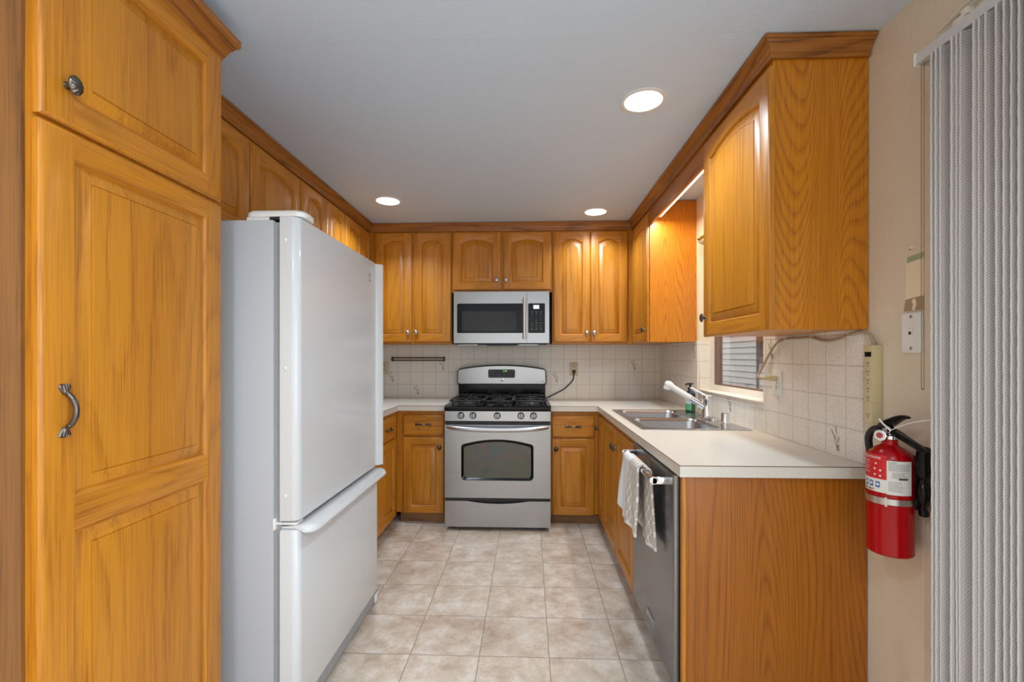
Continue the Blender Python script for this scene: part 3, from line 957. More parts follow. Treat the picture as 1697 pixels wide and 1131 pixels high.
# brass curtain rod over the window
cr = thing('curtain_rod', 'small brass curtain rod with turned ends across the window over the sink', 'curtain rod', (1.11, 2.73, 2.06))
mb = MB().tube([(1.115, 2.31, 2.06), (1.115, 2.97, 2.06)], 0.006, 10)
mb.build('rod', M['brass'], cr)
for yy in (2.31, 2.97):
    mb = MB().lathe([(0.002, 0.045), (0.010, 0.040), (0.014, 0.030), (0.010, 0.020), (0.006, 0.017), (0.011, 0.012), (0.011, 0.006), (0.006, 0.0)], (1.115, yy, 2.06), 'y', 16)
    mb.lathe([(0.006, 0.0), (0.006, -0.052)], (1.115, yy, 2.06), '-x', 10)
    mb.lathe([(0.016, -0.046), (0.016, -0.0548)], (1.115, yy, 2.06), '-x', 14)
    mb.build('bracket', M['brass'], cr)

# ================================================================== base cabinets
BF = 3.452            # front of the base cabinet bodies on the back wall
def base_cabinet(label, loc, boxes, toe, name='base_cabinet'):
    t = thing(name, label, 'cabinet', loc)
    mb = MB()
    for b in boxes: mb.box(*b)
    mb.build('cabinet_body', [M['wood_v']], t)
    MB().box(*toe).build('toe_kick', [M['toe']], t)
    return t
CT = 0.874            # underside of the worktop
t = base_cabinet('oak base cabinet with drawer and door left of the stove', (-0.8, 3.7, 0), [(-1.018, -0.6255, BF + 0.018, YB - .01, 0.085, CT - .001)], (-1.0, -0.6275, BF + .055, BF + .07, 0.0, 0.084))
o = slab_drawer(t, (-0.966, BF + 0.017, 0.682), 0.316, 0.160, 'front'); pull(o, 0.158, 0.086, 0.125, mat=M['knob'])
o = place_door(t, (-0.966, BF + 0.017, 0.083), 0.316, 0.584, 'front', [(0.055, 0.529, 0)]); knob(o, 0.285, 0.512, mat=M['knob'])
t = base_cabinet('oak base cabinet with drawer and door right of the stove', (0.35, 3.7, 0), [(0.1655, 0.5445, BF + 0.018, YB - .01, 0.085, CT - .001)], (0.1675, 0.595, BF + .055, BF + .07, 0.0, 0.084))
o = slab_drawer(t, (0.177, BF + 0.017, 0.674), 0.322, 0.163, 'front'); pull(o, 0.161, 0.084, 0.125, mat=M['knob'])
o = place_door(t, (0.177, BF + 0.017, 0.080), 0.322, 0.582, 'front', [(0.055, 0.527, 0)]); knob(o, 0.032, 0.510, mat=M['knob'])
# left run beyond the refrigerator
LBX = -1.02
t = base_cabinet('oak base cabinet with drawer and door on the left wall, half hidden behind the refrigerator', (-1.3, 3.2, 0), [(XL + .002, LBX, 2.90, YB - .012, 0.085, CT - .001)], (LBX - .07, LBX - .055, 2.90, 3.50, 0.0, 0.084))
o = slab_drawer(t, (LBX + .001, 2.925, 0.682), 0.468, 0.160, 'right'); pull(o, 0.27, 0.082, 0.125, mat=M['knob'])
o = place_door(t, (LBX + .001, 2.925, 0.083), 0.468, 0.584, 'right', [(0.055, 0.529, 0)]); knob(o, 0.036, 0.500, mat=M['knob'])
# right run
RBX = 0.546
t = base_cabinet('narrow oak base cabinet filling the corner between stove side and sink', (0.85, 3.35, 0), [(RBX, XR - .010, 3.226, 3.469, 0.085, CT - .001)], (RBX + .055, RBX + .07, 3.226, 3.50, 0.0, 0.084), 'corner_cabinet')
o = place_door(t, (RBX - .001, 3.425, 0.082), 0.190, 0.760, 'left', [(0.055, 0.705, 0)], sx=0.045); knob(o, 0.025, 0.672, mat=M['knob'])
t = base_cabinet('oak sink base cabinet with two tall doors left of the dishwasher', (0.85, 2.75, 0), [(RBX, XR - .010, 2.284, 2.30, 0.085, CT - .001), (RBX, XR - .010, 3.209, 3.225, 0.085, CT - .001), (RBX, RBX + .018, 2.30, 3.209, 0.085, CT - .001), (RBX + .018, XR - .010, 2.30, 3.209, 0.085, 0.10), (XR - .020, XR - .010, 2.30, 3.209, 0.10, CT - .001)], (RBX + .055, RBX + .07, 2.284, 3.225, 0.0, 0.084), 'sink_cabinet')
o = place_door(t, (RBX - .001, 3.212, 0.082), 0.452, 0.760, 'left', [(0.058, 0.702, 0)]); knob(o, 0.422, 0.658, mat=M['knob'])
o = place_door(t, (RBX - .001, 2.752, 0.082), 0.448, 0.760, 'left', [(0.058, 0.702, 0)]); knob(o, 0.028, 0.658, mat=M['knob'])
# end panel beside the dishwasher
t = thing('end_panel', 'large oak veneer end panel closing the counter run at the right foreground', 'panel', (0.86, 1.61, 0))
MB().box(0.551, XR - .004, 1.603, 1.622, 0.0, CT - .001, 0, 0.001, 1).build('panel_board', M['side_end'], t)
MB().box(0.537, 0.5505, 1.602, 1.624, 0.0, CT - .001, 0, 0.001, 1).build('edge_strip', M['wood_v'], t)

# ================================================================== worktops
def worktop(name, label, loc, us, vs_, filled, seams):
    t = thing(name, label, 'countertop', loc)
    MB().slab(us, vs_, filled, 'xy', CT, 0.914).build('worktop_slab', M['laminate'], t)
    mb = MB()
    for s in seams: mb.box(*s)
    mb.build('edge_seam', M['laminate_seam'], t)
    return t
us = [0.1645, 0.521, 0.592, 1.128, BT * 0 + RT - 0.001]
vs_ = [1.578, 2.345, 3.178, 3.428, BT - 0.001]
zt = 0.9137
worktop('countertop', 'cream laminate countertop with the sink, turning the corner to the stove', (0.8, 2.8, CT), us, vs_,
        lambda i, j: not (i == 0 and j < 3) and not (i == 2 and j == 1),
        [(0.5202, 0.521, 1.578, 3.428, 0.9115, 0.9145), (0.5202, RT - .001, 1.5772, 1.578, 0.9115, 0.9145), (0.1645, 0.521, 3.4272, 3.428, 0.9115, 0.9145)])
us2 = [XL + 0.001, -0.993, -0.6225]
worktop('countertop', 'cream laminate countertop left of the stove, running behind the refrigerator', (-1.2, 3.5, CT), us2, [2.43, 3.428, BT - 0.001],
        lambda i, j: not (i == 1 and j == 0),
        [(-0.993, -0.9922, 2.43, 3.428, 0.9115, 0.9145), (-0.993, -0.6225, 3.4272, 3.428, 0.9115, 0.9145)])

# ================================================================== refrigerator
fr = thing('refrigerator', 'white bottom-freezer refrigerator standing between pantry and left counter', 'refrigerator', (-1.2, 1.95, 0))
FY0, FY1 = 1.530, 2.345
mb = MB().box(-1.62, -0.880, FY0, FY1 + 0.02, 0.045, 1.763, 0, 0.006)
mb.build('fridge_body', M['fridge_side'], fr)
mb = MB().box(-0.8795, -0.8535, FY0 + 0.008, FY1 + 0.010, 0.06, 1.755)
mb.build('door_gasket', M['gasket'], fr)
def rounded_door(z0, z1, y0, y1, x0, x1, r):
    """door block with rounded front upright edges and softened top and bottom"""
    mb = MB()
    def sec(d):
        pts = [(x0, y0 + d), ]
        for k in range(9):
            a = math.radians(90 * k / 8)
            pts.append((x1 - r - d + r * math.sin(a), y0 + d + r - r * math.cos(a)))
        for k in range(9):
            a = math.radians(90 * k / 8)
            pts.append((x1 - r - d + r * math.cos(a), y1 - d - r + r * math.sin(a)))
        pts.append((x0, y1 - d))
        return pts
    lv = [(z0, 0.006), (z0 + 0.002, 0.002), (z0 + 0.007, 0), (z1 - 0.007, 0), (z1 - 0.002, 0.002), (z1, 0.006)]
    mb.loops([[(x, y, z) for x, y in sec(d)] for z, d in lv], 0, True)
    return mb
dr = rounded_door(0.722, 1.772, FY0 - 0.008, 2.318, -0.853, -0.788, 0.026).build('door', M['fridge'], fr)
# far edge grip, full height of the upper door, flaring outward
gp = [(-0.853, 2.3185), (-0.800, 2.3185), (-0.786, 2.325), (-0.772, 2.336), (-0.765, 2.346), (-0.764, 2.352), (-0.768, 2.356), (-0.780, 2.352), (-0.796, 2.349), (-0.853, 2.349)]
mb = MB().loops([[(x, y, z) for x, y in gp] for z in (0.724, 1.770)], 0, True)
mb.build('door_grip', M['fridge'], dr)
fd = rounded_door(0.075, 0.692, FY0 - 0.008, 2.349, -0.853, -0.788, 0.026).build('freezer_drawer', M['fridge'], fr)
# freezer pull lip: curls outward along the top of the drawer
def lip(y, s):
    prof = [(-0.853, 0.7005), (-0.800, 0.7055), (-0.775, 0.7085), (-0.757, 0.7055), (-0.744, 0.696), (-0.738, 0.684), (-0.741, 0.677), (-0.749, 0.680), (-0.764, 0.6880), (-0.7865, 0.6932), (-0.853, 0.6935)]
    return [(-0.853 + (x + 0.853) * s, y, 0.70 + (z - 0.70) * (0.35 + 0.65 * s)) for x, z in prof]
lp = [lip(y, s) for y, s in ((FY0 + 0.004, 0.70), (FY0 + 0.012, 0.84), (FY0 + 0.025, 0.95), (FY0 + 0.05, 1.0), (2.31, 1.0), (2.335, 0.97), (2.345, 0.90), (2.349, 0.82))]
MB().loops(lp, 0, True).build('pull_lip', M['fridge'], fd)
# hinge cover on top, middle hinge, door plugs, feet, emblem
mb = MB().loops([[(x, y, z) for x, y in rrect(-0.985 + d, -0.775 - d, FY0 + 0.002 + d, FY0 + 0.10 - d, 0.03, 5)] for z, d in ((1.7735, 0.0), (1.788, 0.0), (1.796, 0.006), (1.800, 0.018))], 0, True)
mb.box(-0.98, -0.90, FY0 + 0.01, FY0 + 0.09, 1.7632, 1.7735)
mb.build('hinge_cover', M['white_plastic'], fr)
MB().box(-0.892, -0.85, FY0 + 0.004, FY0 + 0.08, 1.7636, 1.7732).build('hinge_shadow_gap', M['black_matte'], fr)
mb = MB().box(-0.875, -0.80, FY0 + 0.002, FY0 + 0.05, 0.7075, 0.715, 0, 0.002).box(-0.882, -0.872, FY0 - 0.003, FY0 + 0.02, 0.690, 0.730, 0, 0.002)
mb.build('middle_hinge', M['white_plastic'], fr)
for z in (1.69, 1.249, 0.811): MB().lathe([(0.006, 0), (0.0055, 0.0022), (0.003, 0.0035), (0.0005, 0.0038)], (-0.833, FY0 - 0.008, z), '-y', 16).build('door_plug', M['white_plastic'], dr)
for y in (FY0 + 0.06, 2.30):
    mb = MB().lathe([(0.022, 0.0), (0.024, 0.006), (0.016, 0.016), (0.012, 0.05)], (-0.83, y, 0.0), 'z', 18)
    mb.build('foot', M['black_matte'], fr)
mb = MB().loops([[(x, y, z) for x, y in ((-0.86, FY0 + 0.01 - d), (-0.792, FY0 + 0.01), (-0.792, 2.345), (-0.86, 2.345))] for z, d in ((0.026, 0), (0.074, 0))], 0, False)
mb.build('toe_grille', M['gasket'], fr)
mb = MB().box(-0.8005, -0.790, 2.30, 2.345, 0.018, 0.060, 0, 0.004)
mb.build('foot_cover', M['white_plastic'], fr)
mb = MB()
for dz in (-0.014, 0.014): mb.box(-0.788, -0.7868, 2.208, 2.228, 1.682 + dz - 0.003, 1.682 + dz + 0.003)
mb.box(-0.788, -0.7868, 2.2155, 2.2205, 1.660, 1.704)
mb.build('emblem', M['gasket'], dr)

# ================================================================== stove
SX0, SX1 = -0.6185, 0.1605
SC = (SX0 + SX1) / 2
st = thing('gas_stove', 'stainless steel gas range with black cooktop between the back base cabinets', 'stove', (SC, 3.68, 0))
mb = MB().box(SX0 + .002, SX1 - .002, 3.36, 4.04, 0.045, 0.885)
for x in (SX0 + 0.05, SX1 - 0.05):
    for y in (3.40, 4.0): mb.lathe([(0.018, 0), (0.018, 0.046)], (x, y, 0), 'z', 12)
mb.build('stove_body', M['black_matte'], st)
# storage drawer with a dipped top edge
def dip(x): 
    q = (x - SC) / 0.23
    return 0.020 * math.cos(q * PI / 2) if abs(q) < 1 else 0.0
xs = [SX0 + (SX1 - SX0) * k / 40 for k in range(41)]
poly = [(SX0, 0.030), (SX1, 0.030)] + [(x, 0.222 - dip(x)) for x in reversed(xs)]
mb = MB().prism(poly, 'xz', 3.328, 3.355)
dwr = mb.build('drawer', M['steel'], st)
MB().box(SX0 + .004, SX1 - .004, 3.334, 3.3595, 0.2225, 0.2455).build('drawer_gap', M['black_matte'], st)
# oven door, slightly bowed, with an arched window
wx0, wx1, wz0, wz1 = -0.497, 0.036, 0.375, 0.652
def win_loop(d):
    x0, x1, z0, z1, r = wx0 + d, wx1 - d, wz0 + d, wz1 - d, 0.030
    pts = []
    for k in range(6):
        a = math.radians(180 + 90 * k / 5); pts.append((x0 + r + r * math.cos(a), z0 + r + r * math.sin(a)))
    for k in range(6):
        a = math.radians(270 + 90 * k / 5); pts.append((x1 - r + r * math.cos(a), z0 + r + r * math.sin(a)))
    n = 20
    for k in range(5):
        a = math.radians(0 + 70 * k / 4); pts.append((x1 - r + r * math.cos(a), z1 - r + 0.8 * r * math.sin(a)))
    for k in range(1, n):
        t = k / n; x = x1 - r + (x0 + r - x1 + r) * t
        pts.append((x, z1 - 0.006 + 0.032 * (1 - (2 * t - 1) ** 2)))
    for k in range(5):
        a = math.radians(110 + 70 * k / 4); pts.append((x0 + r + r * math.cos(a), z1 - r + 0.8 * r * math.sin(a)))
    return pts
ol = [(SX0, 0.247), (SX1, 0.247), (SX1, 0.785), (SX0, 0.785)]
mb = MB().plate(ol, [win_loop(0)], 'xz', 3.322, 3.352)
od = mb.build('oven_door', M['steel'], st)
mb = MB().loops([[(x, y, z) for x, z in win_loop(d)] for d, y in ((0.0003, 3.3215), (0.010, 3.3265), (0.018, 3.330), (0.018, 3.334))], 0, False, False, False)
mb.build('window_surround', M['black'], od)
MB().prism(win_loop(0.0185), 'xz', 3.3305, 3.334).build('window_glass', M['oven_glass'], od)
n = 24
path = []
for k in range(n + 1):
    s = -1 + 2 * k / n
    path.append((SC + s * 0.368, 3.318 - 0.048 * (1 - abs(s) ** 6) - 0.010 * (1 - s * s), 0.770 - 0.012 * (1 - s * s)))
MB().tube(path, [0.0135 + 0.004 * (1 - abs(-1 + 2 * k / n) ** 8) for k in range(n + 1)], 14).build('oven_handle', M['steel_handle'], od)
MB().box(SX0 + .003, SX1 - .003, 3.338, 3.3595, 0.786, 0.812).build('vent_gap', M['black_matte'], st)
# control panel
poly = [(3.328, 0.813), (3.330, 0.884), (3.3595, 0.8845), (3.3595, 0.813)]
cp = MB().prism([(p[0], p[1]) for p in poly], 'yz', SX0, SX1).build('control_panel', M['steel'], st)
for x in (-0.500, -0.410, -0.231, -0.056, 0.036):
    mb = MB().lathe([(0.0255, -0.001), (0.0255, 0.004), (0.022, 0.008), (0.0205, 0.018), (0.018, 0.021), (0.001, 0.0215)], (x, 3.328, 0.852), '-y', 28)
    mb.box(x - 0.0045, x + 0.0045, 3.328 - 0.031, 3.328 - 0.020, 0.852 - 0.019, 0.852 + 0.019, 0, 0.002)
    kb = mb.build('knob', M['steel_knob'], cp)
    MB().box(x - 0.0011, x + 0.0011, 3.328 - 0.0318, 3.328 - 0.0305, 0.852 + 0.002, 0.852 + 0.018).build('pointer', M['black_matte'], kb)
for x in (-0.500, -0.410, -0.231, -0.056, 0.036):
    mb = MB(); n_ = 10
    for k in range(n_):
        aa, ab = (math.radians(35 + 110 * q / n_) for q in (k, k + 1))
        P = lambda a_, r: (x + r * math.cos(a_), 3.3278 + 0.0012, 0.852 + r * math.sin(a_))
        mb.add([P(aa, .0275), P(ab, .0275), P(ab, .0287), P(aa, .0287)], [(0, 1, 2, 3)])
    mb.v = [Vector((p.x, 3.3275 + 0.00095 * (p.z - 0.852) / 0.0287, p.z)) for p in mb.v]
    mb.build('dial_mark', M['ink'], cp)
# cooktop
poly = [(3.322, 0.886), (3.318, 0.897), (3.320, 0.915), (3.332, 0.926), (3.36, 0.928), (3.965, 0.928), (3.965, 0.886)]
MB().prism(poly, 'yz', SX0 - 0.003, SX1 + 0.003).build('cooktop', M['black'], st)
for i, (bx, by, br) in enumerate(((-0.47, 3.48, .045), (-0.47, 3.80, .036), (-0.229, 3.66, .040), (0.012, 3.48, .050), (0.012, 3.80, .034))):
    mb = MB().lathe([(br + .025, 0.9285), (br + .02, 0.933), (br, 0.934), (br - .004, 0.944), (0.001, 0.944)], (bx, by, 0), 'z', 28, 0)
    mb.lathe([(br - .008, 0.9443), (br - .006, 0.951), (br - .012, 0.954), (0.001, 0.955)], (bx, by, 0), 'z', 28, 1)
    mb.build('burner', [M['burner_metal'], M['iron']], st)
def grate(x0, x1, y0, y1, spots):
    mb = MB(); z = 0.962
    pts = [(x, y, z - 0.006) for x, y in rrect(x0, x1, y0, y1, 0.045, 6)]
    mb.tube(pts + [pts[0]], 0.0065, 8, caps=False)
    cx = (x0 + x1) / 2
    for (bx, by, r) in spots:
        lp = [(bx + r * math.cos(2 * PI * k / 28), by + r * 0.92 * math.sin(2 * PI * k / 28), z - 0.006) for k in range(29)]
        mb.tube(lp, 0.0055, 8, caps=False)
        for a in range(4):
            ang = PI / 4 + a * PI / 2
            ang = a * PI / 2
            R = {0: x1 - bx, 1: y1 - by, 2: bx - x0, 3: by - y0}[a]
            R = min(R, 0.16)
            p0 = Vector((bx + math.cos(ang) * 0.022, by + math.sin(ang) * 0.022, z + 0.004))
            p1 = Vector((bx + math.cos(ang) * r, by + math.sin(ang) * r, z + 0.005))
            p2 = Vector((bx + math.cos(ang) * R, by + math.sin(ang) * R, z - 0.006))
            mb.tube([p0, p1, p2], 0.0055, 8)
    for x in (x0 + 0.03, x1 - 0.03):
        for y in (y0 + 0.002, y1 - 0.002):
            mb.tube([(x, y, 0.9283), (x, y, z - 0.008)], 0.007, 8)
    mb.build('burner_grate', M['iron'], st)
grate(-0.595, -0.345, 3.365, 3.935, [(-0.47, 3.48, .082), (-0.47, 3.80, .075)])
grate(-0.335, -0.123, 3.365, 3.935, [(-0.229, 3.66, .075)])
grate(-0.113, 0.137, 3.365, 3.935, [(0.012, 3.48, .085), (0.012, 3.80, .075)])
mb = MB()
pts = [(x, y, 0.957) for x, y in rrect(-0.272, -0.186, 3.375, 3.47, 0.03, 5)]
mb.tube(pts + [pts[0]], 0.006, 8, caps=False)
mb.build('burner_grate', M['iron'], st)
# backguard
BX0, BX1 = -0.628, 0.158
MB().box(BX0 + 0.012, BX1 - 0.012, 3.966, YB - 0.0095, 0.90, 1.060).build('backguard_base', M['black'], st)
def bg_top(x):
    q = (x - SC + 0.004) / 0.39
    return 1.178 + 0.040 * max(0, 1 - q * q) ** 0.9
xs = [BX0 + 0.02 + (BX1 - BX0 - 0.04) * k / 30 for k in range(31)]
def bgpoly(d):
    p = [(BX0 + 0.03, 1.040 + d), (BX1 - 0.03, 1.040 + d), (BX1 - 0.008 - d, 1.046 + d), (BX1 - d, 1.062), (BX1 - d - 0.003, 1.162)]
    p += [(x, bg_top(x) - d) for x in reversed(xs)]
    p += [(BX0 + d + 0.003, 1.162), (BX0 + d, 1.062), (BX0 + 0.008 + d, 1.046 + d)]
    return p
mb = MB().prism(bgpoly(0), 'xz', 3.955, YB - 0.010)
bgd = mb.build('backguard', M['black'], st)
mb = MB().loops([[(x, y, z) for x, z in bgpoly(d)] for d, y in ((0.004, 3.9548), (0.006, 3.946), (0.012, 3.940))], 0, True, False, False)
mb.prism(bgpoly(0.012), 'xz', 3.940, 3.9405)
mb.build('backguard_face', M['steel'], bgd)
MB().prism([(p[0], p[1]) for p in rrect(-0.352, -0.118, 1.103, 1.176, 0.012, 4)], 'xz', 3.9375, 3.9398).build('display', M['black'], bgd)
mb = MB()
put_text(mb, '2:48', 0.021, lambda u, v: (-0.205 + u, 3.9370, 1.155 + v))
mb.build('clock_digits', M['green_digits'], bgd)
mb = MB()
for r_, z in enumerate((1.112, 1.129)):
    for k in range(9):
        x = -0.335 + k * 0.0255
        mb.add([(x, 3.9371, z), (x + .012, 3.9371, z), (x + .012, 3.9371, z + .004), (x, 3.9371, z + .004)], [(0, 1, 2, 3)])
for z in (1.150, 1.163):
    for x in (-0.335, -0.310, -0.165, -0.143):
        mb.add([(x, 3.9371, z), (x + .012, 3.9371, z), (x + .012, 3.9371, z + .004), (x, 3.9371, z + .004)], [(0, 1, 2, 3)])
mb.build('display_keys', M['key_ink'], bgd)
mb = MB().lathe([(0.0125, 0), (0.0125, 0.002), (0.0105, 0.003)], (SC, 3.9400, 1.085), '-y', 28)
mb.build('emblem', M['chrome'], bgd)
mb = MB()
put_text(mb, 'GE', 0.013, lambda u, v: (SC + u, 3.9366, 1.081 + v), shear=0.2)
mb.build('emblem_letters', M['ink'], bgd)
mb = MB().box(0.098, 0.138, 3.9392, 3.9400, 1.070, 1.073)
mb.build('badge_line', M['ink'], bgd)

# ================================================================== microwave
MX0, MX1, MZ0, MZ1, MY = -0.5985, 0.1635, 1.388, 1.806, 3.600
mw = thing('microwave', 'stainless over-range microwave mounted under the short wall cabinet above the stove', 'microwave', ((MX0 + MX1) / 2, 3.8, MZ0))
MB().box(MX0 + .004, MX1 - .003, MY + 0.028, YB - 0.003, MZ0 + 0.004, MZ1).build('microwave_body', M['black_matte'], mw)
xs_ = -0.012
g0, g1, h0, h1 = -0.572, -0.012, 1.476, 1.712
mb = MB().plate([(MX0, MZ0 + .008), (xs_ - .001, MZ0 + .008), (xs_ - .001, MZ1), (MX0, MZ1)], [[(p[0], p[1]) for p in rrect(g0, -0.022, h0, h1, 0.01, 3)]], 'xz', MY, MY + 0.027)
md = mb.build('door', M['steel'], mw)
MB().prism(rrect(g0 + .0005, -0.0225, h0 + .0005, h1 - .0005, 0.01, 3), 'xz', MY + 0.001, MY + 0.02).build('window_glass', M['black'], md)
MB().box(-0.532, -0.098, MY + 0.0002, MY + 0.0009, 1.492, 1.650).build('window_screen', M['mesh_window'], md)
mb = MB().plate([(xs_ + .001, MZ0 + .008), (MX1, MZ0 + .008), (MX1, MZ1), (xs_ + .001, MZ1)], [rrect(xs_ + 0.008, 0.130, h0, h1, 0.008, 3)], 'xz', MY, MY + 0.027)
mc = mb.build('control_panel', M['steel'], mw)
MB().prism(rrect(xs_ + 0.0085, 0.1295, h0 + .0005, h1 - .0005, 0.008, 3), 'xz', MY + 0.001, MY + 0.02).build('keypad', M['black'], mc)
MB().box(0.038, 0.084, MY + 0.0002, MY + 0.0009, 1.668, 1.698).build('clock_display', M['clock_lcd'], mc)
mb = MB()
rows = [('5', '1', '2'), ('1', '2', '3'), ('4', '5', '6'), ('7', '8', '9'), ('ST', '0', 'OK')]
for r_, row in enumerate((('1', '2', '3'), ('4', '5', '6'), ('7', '8', '9'), ('', '0', ''))):
    for c_, s in enumerate(row):
        if s: put_text(mb, s, 0.0125, lambda u, v, c_=c_, r_=r_: (0.027 + c_ * 0.035 + u, MY + 0.0007, 1.612 - r_ * 0.0185 + v))
for z in (1.645, 1.632, 1.553, 1.534, 1.512, 1.500):
    for c_ in range(3):
        x = 0.027 + c_ * 0.035
        mb.add([(x - .008, MY + .0007, z), (x + .008, MY + .0007, z), (x + .008, MY + .0007, z + .003), (x - .008, MY + .0007, z + .003)], [(0, 1, 2, 3)])
mb.build('key_marks', M['key_ink'], mc)
mb = MB().tube([(-0.034, MY - 0.032, 1.428), (-0.034, MY - 0.032, 1.752)], 0.0125, 16)
for z in (1.445, 1.735): mb.tube([(-0.034, MY - 0.026, z), (-0.034, MY + 0.002, z)], 0.008, 10)
mb.build('door_handle', M['steel_handle'], md)
mb = MB().box(MX0 + 0.02, MX1 - 0.02, MY + 0.01, MY + 0.20, MZ0 - 0.002, MZ0 + 0.0035).box(-0.34, -0.10, MY + 0.012, MY + 0.16, MZ0 - 0.010, MZ0 - 0.002)
mb.build('vent_underside', M['black_matte'], mw)
for x in (-0.50, -0.01):
    MB().box(x - 0.07, x + 0.09, MY + 0.035, MY + 0.15, MZ0 - 0.007, MZ0 - 0.0022).build('vent_filter', M['nickel'], mw)

# ================================================================== dishwasher
dw = thing('dishwasher', 'dark stainless dishwasher with bar handle under the right counter', 'dishwasher', (0.85, 1.955, 0))
MB().box(0.560, 1.150, 1.632, 2.278, 0.10, CT - .004).build('tub_body', M['black_matte'], dw)
MB().box(0.60, 0.615, 1.632, 2.278, 0.0, 0.099).build('toe_panel', M['black_matte'], dw)
mb = MB()
def dsec(d):
    r = 0.010
    pts = [(0.559, 1.6405 + d)]
    for k in range(6):
        a = math.radians(90 * k / 5); pts.append((0.518 + d + r - r * math.sin(a), 1.6405 + d + r - r * math.cos(a)))
    for k in range(6):
        a = math.radians(90 * k / 5); pts.append((0.518 + d + r - r * math.cos(a), 2.2695 - d - r + r * math.sin(a)))
    pts.append((0.559, 2.2695 - d))
    return pts
mb.loops([[(x, y, z) for x, y in dsec(d)] for z, d in ((0.105, 0.004), (0.109, 0), (0.862, 0), (0.866, 0.004))], 0, True)
dd = mb.build('door', M['steel_dark'], dw)
hb = MB().tube([(0.462, 1.690, 0.829), (0.462, 2.200, 0.829)], 0.0125, 18)
hb.lathe([(0.0125, -0.006), (0.0145, -0.006), (0.0145, 0.006), (0.0125, 0.006)], (0.462, 1.700, 0.829), 'y', 18)
hb.lathe([(0.0125, -0.006), (0.0145, -0.006), (0.0145, 0.006), (0.0125, 0.006)], (0.462, 2.190, 0.829), 'y', 18)
for y in (1.690, 2.188): hb.box(0.456, 0.520, y, y + 0.014, 0.816, 0.843, 0, 0.003)
hb.build('bar_handle', M['chrome'], dd)
mb = MB().slab([1.890, 1.899, 1.985, 1.994], [0.168, 0.172, 0.194, 0.198], lambda i, j: not (i == 1 and j == 1), 'yz', 0.5145, 0.5185)
mb.box(0.516, 0.5182, 1.898, 1.986, 0.171, 0.195)
mb.build('badge', M['nickel'], dd)

# towel over the dishwasher handle
def towel_part(name, y0, y1, x_front, z_bot, side, top_r, slant, mat_split, parent, seed):
    mb = MB(); nt, ns = 28, 44
    L = 0.829 - z_bot
    rows = []
    for j in range(ns + 1):
        s = j / ns; ring = []
        for i in range(nt + 1):
            t = i / nt; y = y0 + (y1 - y0) * t
            hang = max(0.0, s - 0.12) / 0.88
            if s < 0.12:
                a = (s / 0.12) * PI / 2
                x = 0.462 + side * top_r * math.sin(a); z = 0.829 + top_r * math.cos(a)
            else:
                x = 0.462 + side * (top_r + hang * x_front); z = 0.829 - hang * L
            f = min(1, hang * 2.2)
            x += f * (0.007 * math.sin(t * 9 + seed) + 0.004 * math.sin(t * 21 + seed * 2 + hang * 2)) * (0.6 + 0.4 * hang)
            z += hang * (slant * (t - 0.5) + 0.010 * math.sin(t * 5 + seed))
            yy = (y0 + y1) / 2 + (y - (y0 + y1) / 2) * (0.86 + 0.14 * hang) + 0.006 * hang * math.sin(seed + hang * 3)
            ring.append((x, yy, z))
        rows.append(ring)
    fs = []; vs_ = [p for r in rows for p in r]
    n = nt + 1
    for j in range(ns):
        for i in range(nt):
            f = (j * n + i, j * n + i + 1, (j + 1) * n + i + 1, (j + 1) * n + i)
            t = (i + .5) / nt
            plain_ = (t > mat_split) or (j >= ns - 2)
            mb.add([vs_[q] for q in f], [(0, 1, 2, 3)], 1 if plain_ else 0, True)
    o = mb.build(name, [M['towel'], M['towel_hem']], parent)
    for p in o.data.polygons: p.use_smooth = True
    m_ = o.modifiers.new('thickness', 'SOLIDIFY'); m_.thickness = 0.009; m_.offset = 0
    return o
tw = thing('dish_towel', 'white dish towel with tan lattice pattern hanging over the dishwasher handle', 'towel', (0.462, 1.96, 0.829))
# towel pattern in the plane of the cloth
t_ = M['towel'].node_tree
for nd in list(t_.nodes):
    if nd.bl_idname == 'ShaderNodeUVMap':
        tc = t_.nodes.new('ShaderNodeTexCoord'); sp = t_.nodes.new('ShaderNodeSeparateXYZ'); cb = t_.nodes.new('ShaderNodeCombineXYZ')
        t_.links.new(tc.outputs['Object'], sp.inputs[0]); t_.links.new(sp.outputs[1], cb.inputs[0]); t_.links.new(sp.outputs[2], cb.inputs[1])
        for lk in list(nd.outputs[0].links): t_.links.new(cb.outputs[0], lk.to_socket)
towel_part('front_flap', 1.825, 2.135, 0.020, 0.585, -1, 0.020, 0.05, 0.5, tw, 0.7)
towel_part('back_flap', 1.775, 2.08, 0.004, 0.550, 1, 0.020, 0.05, 2.0, tw, 2.2)

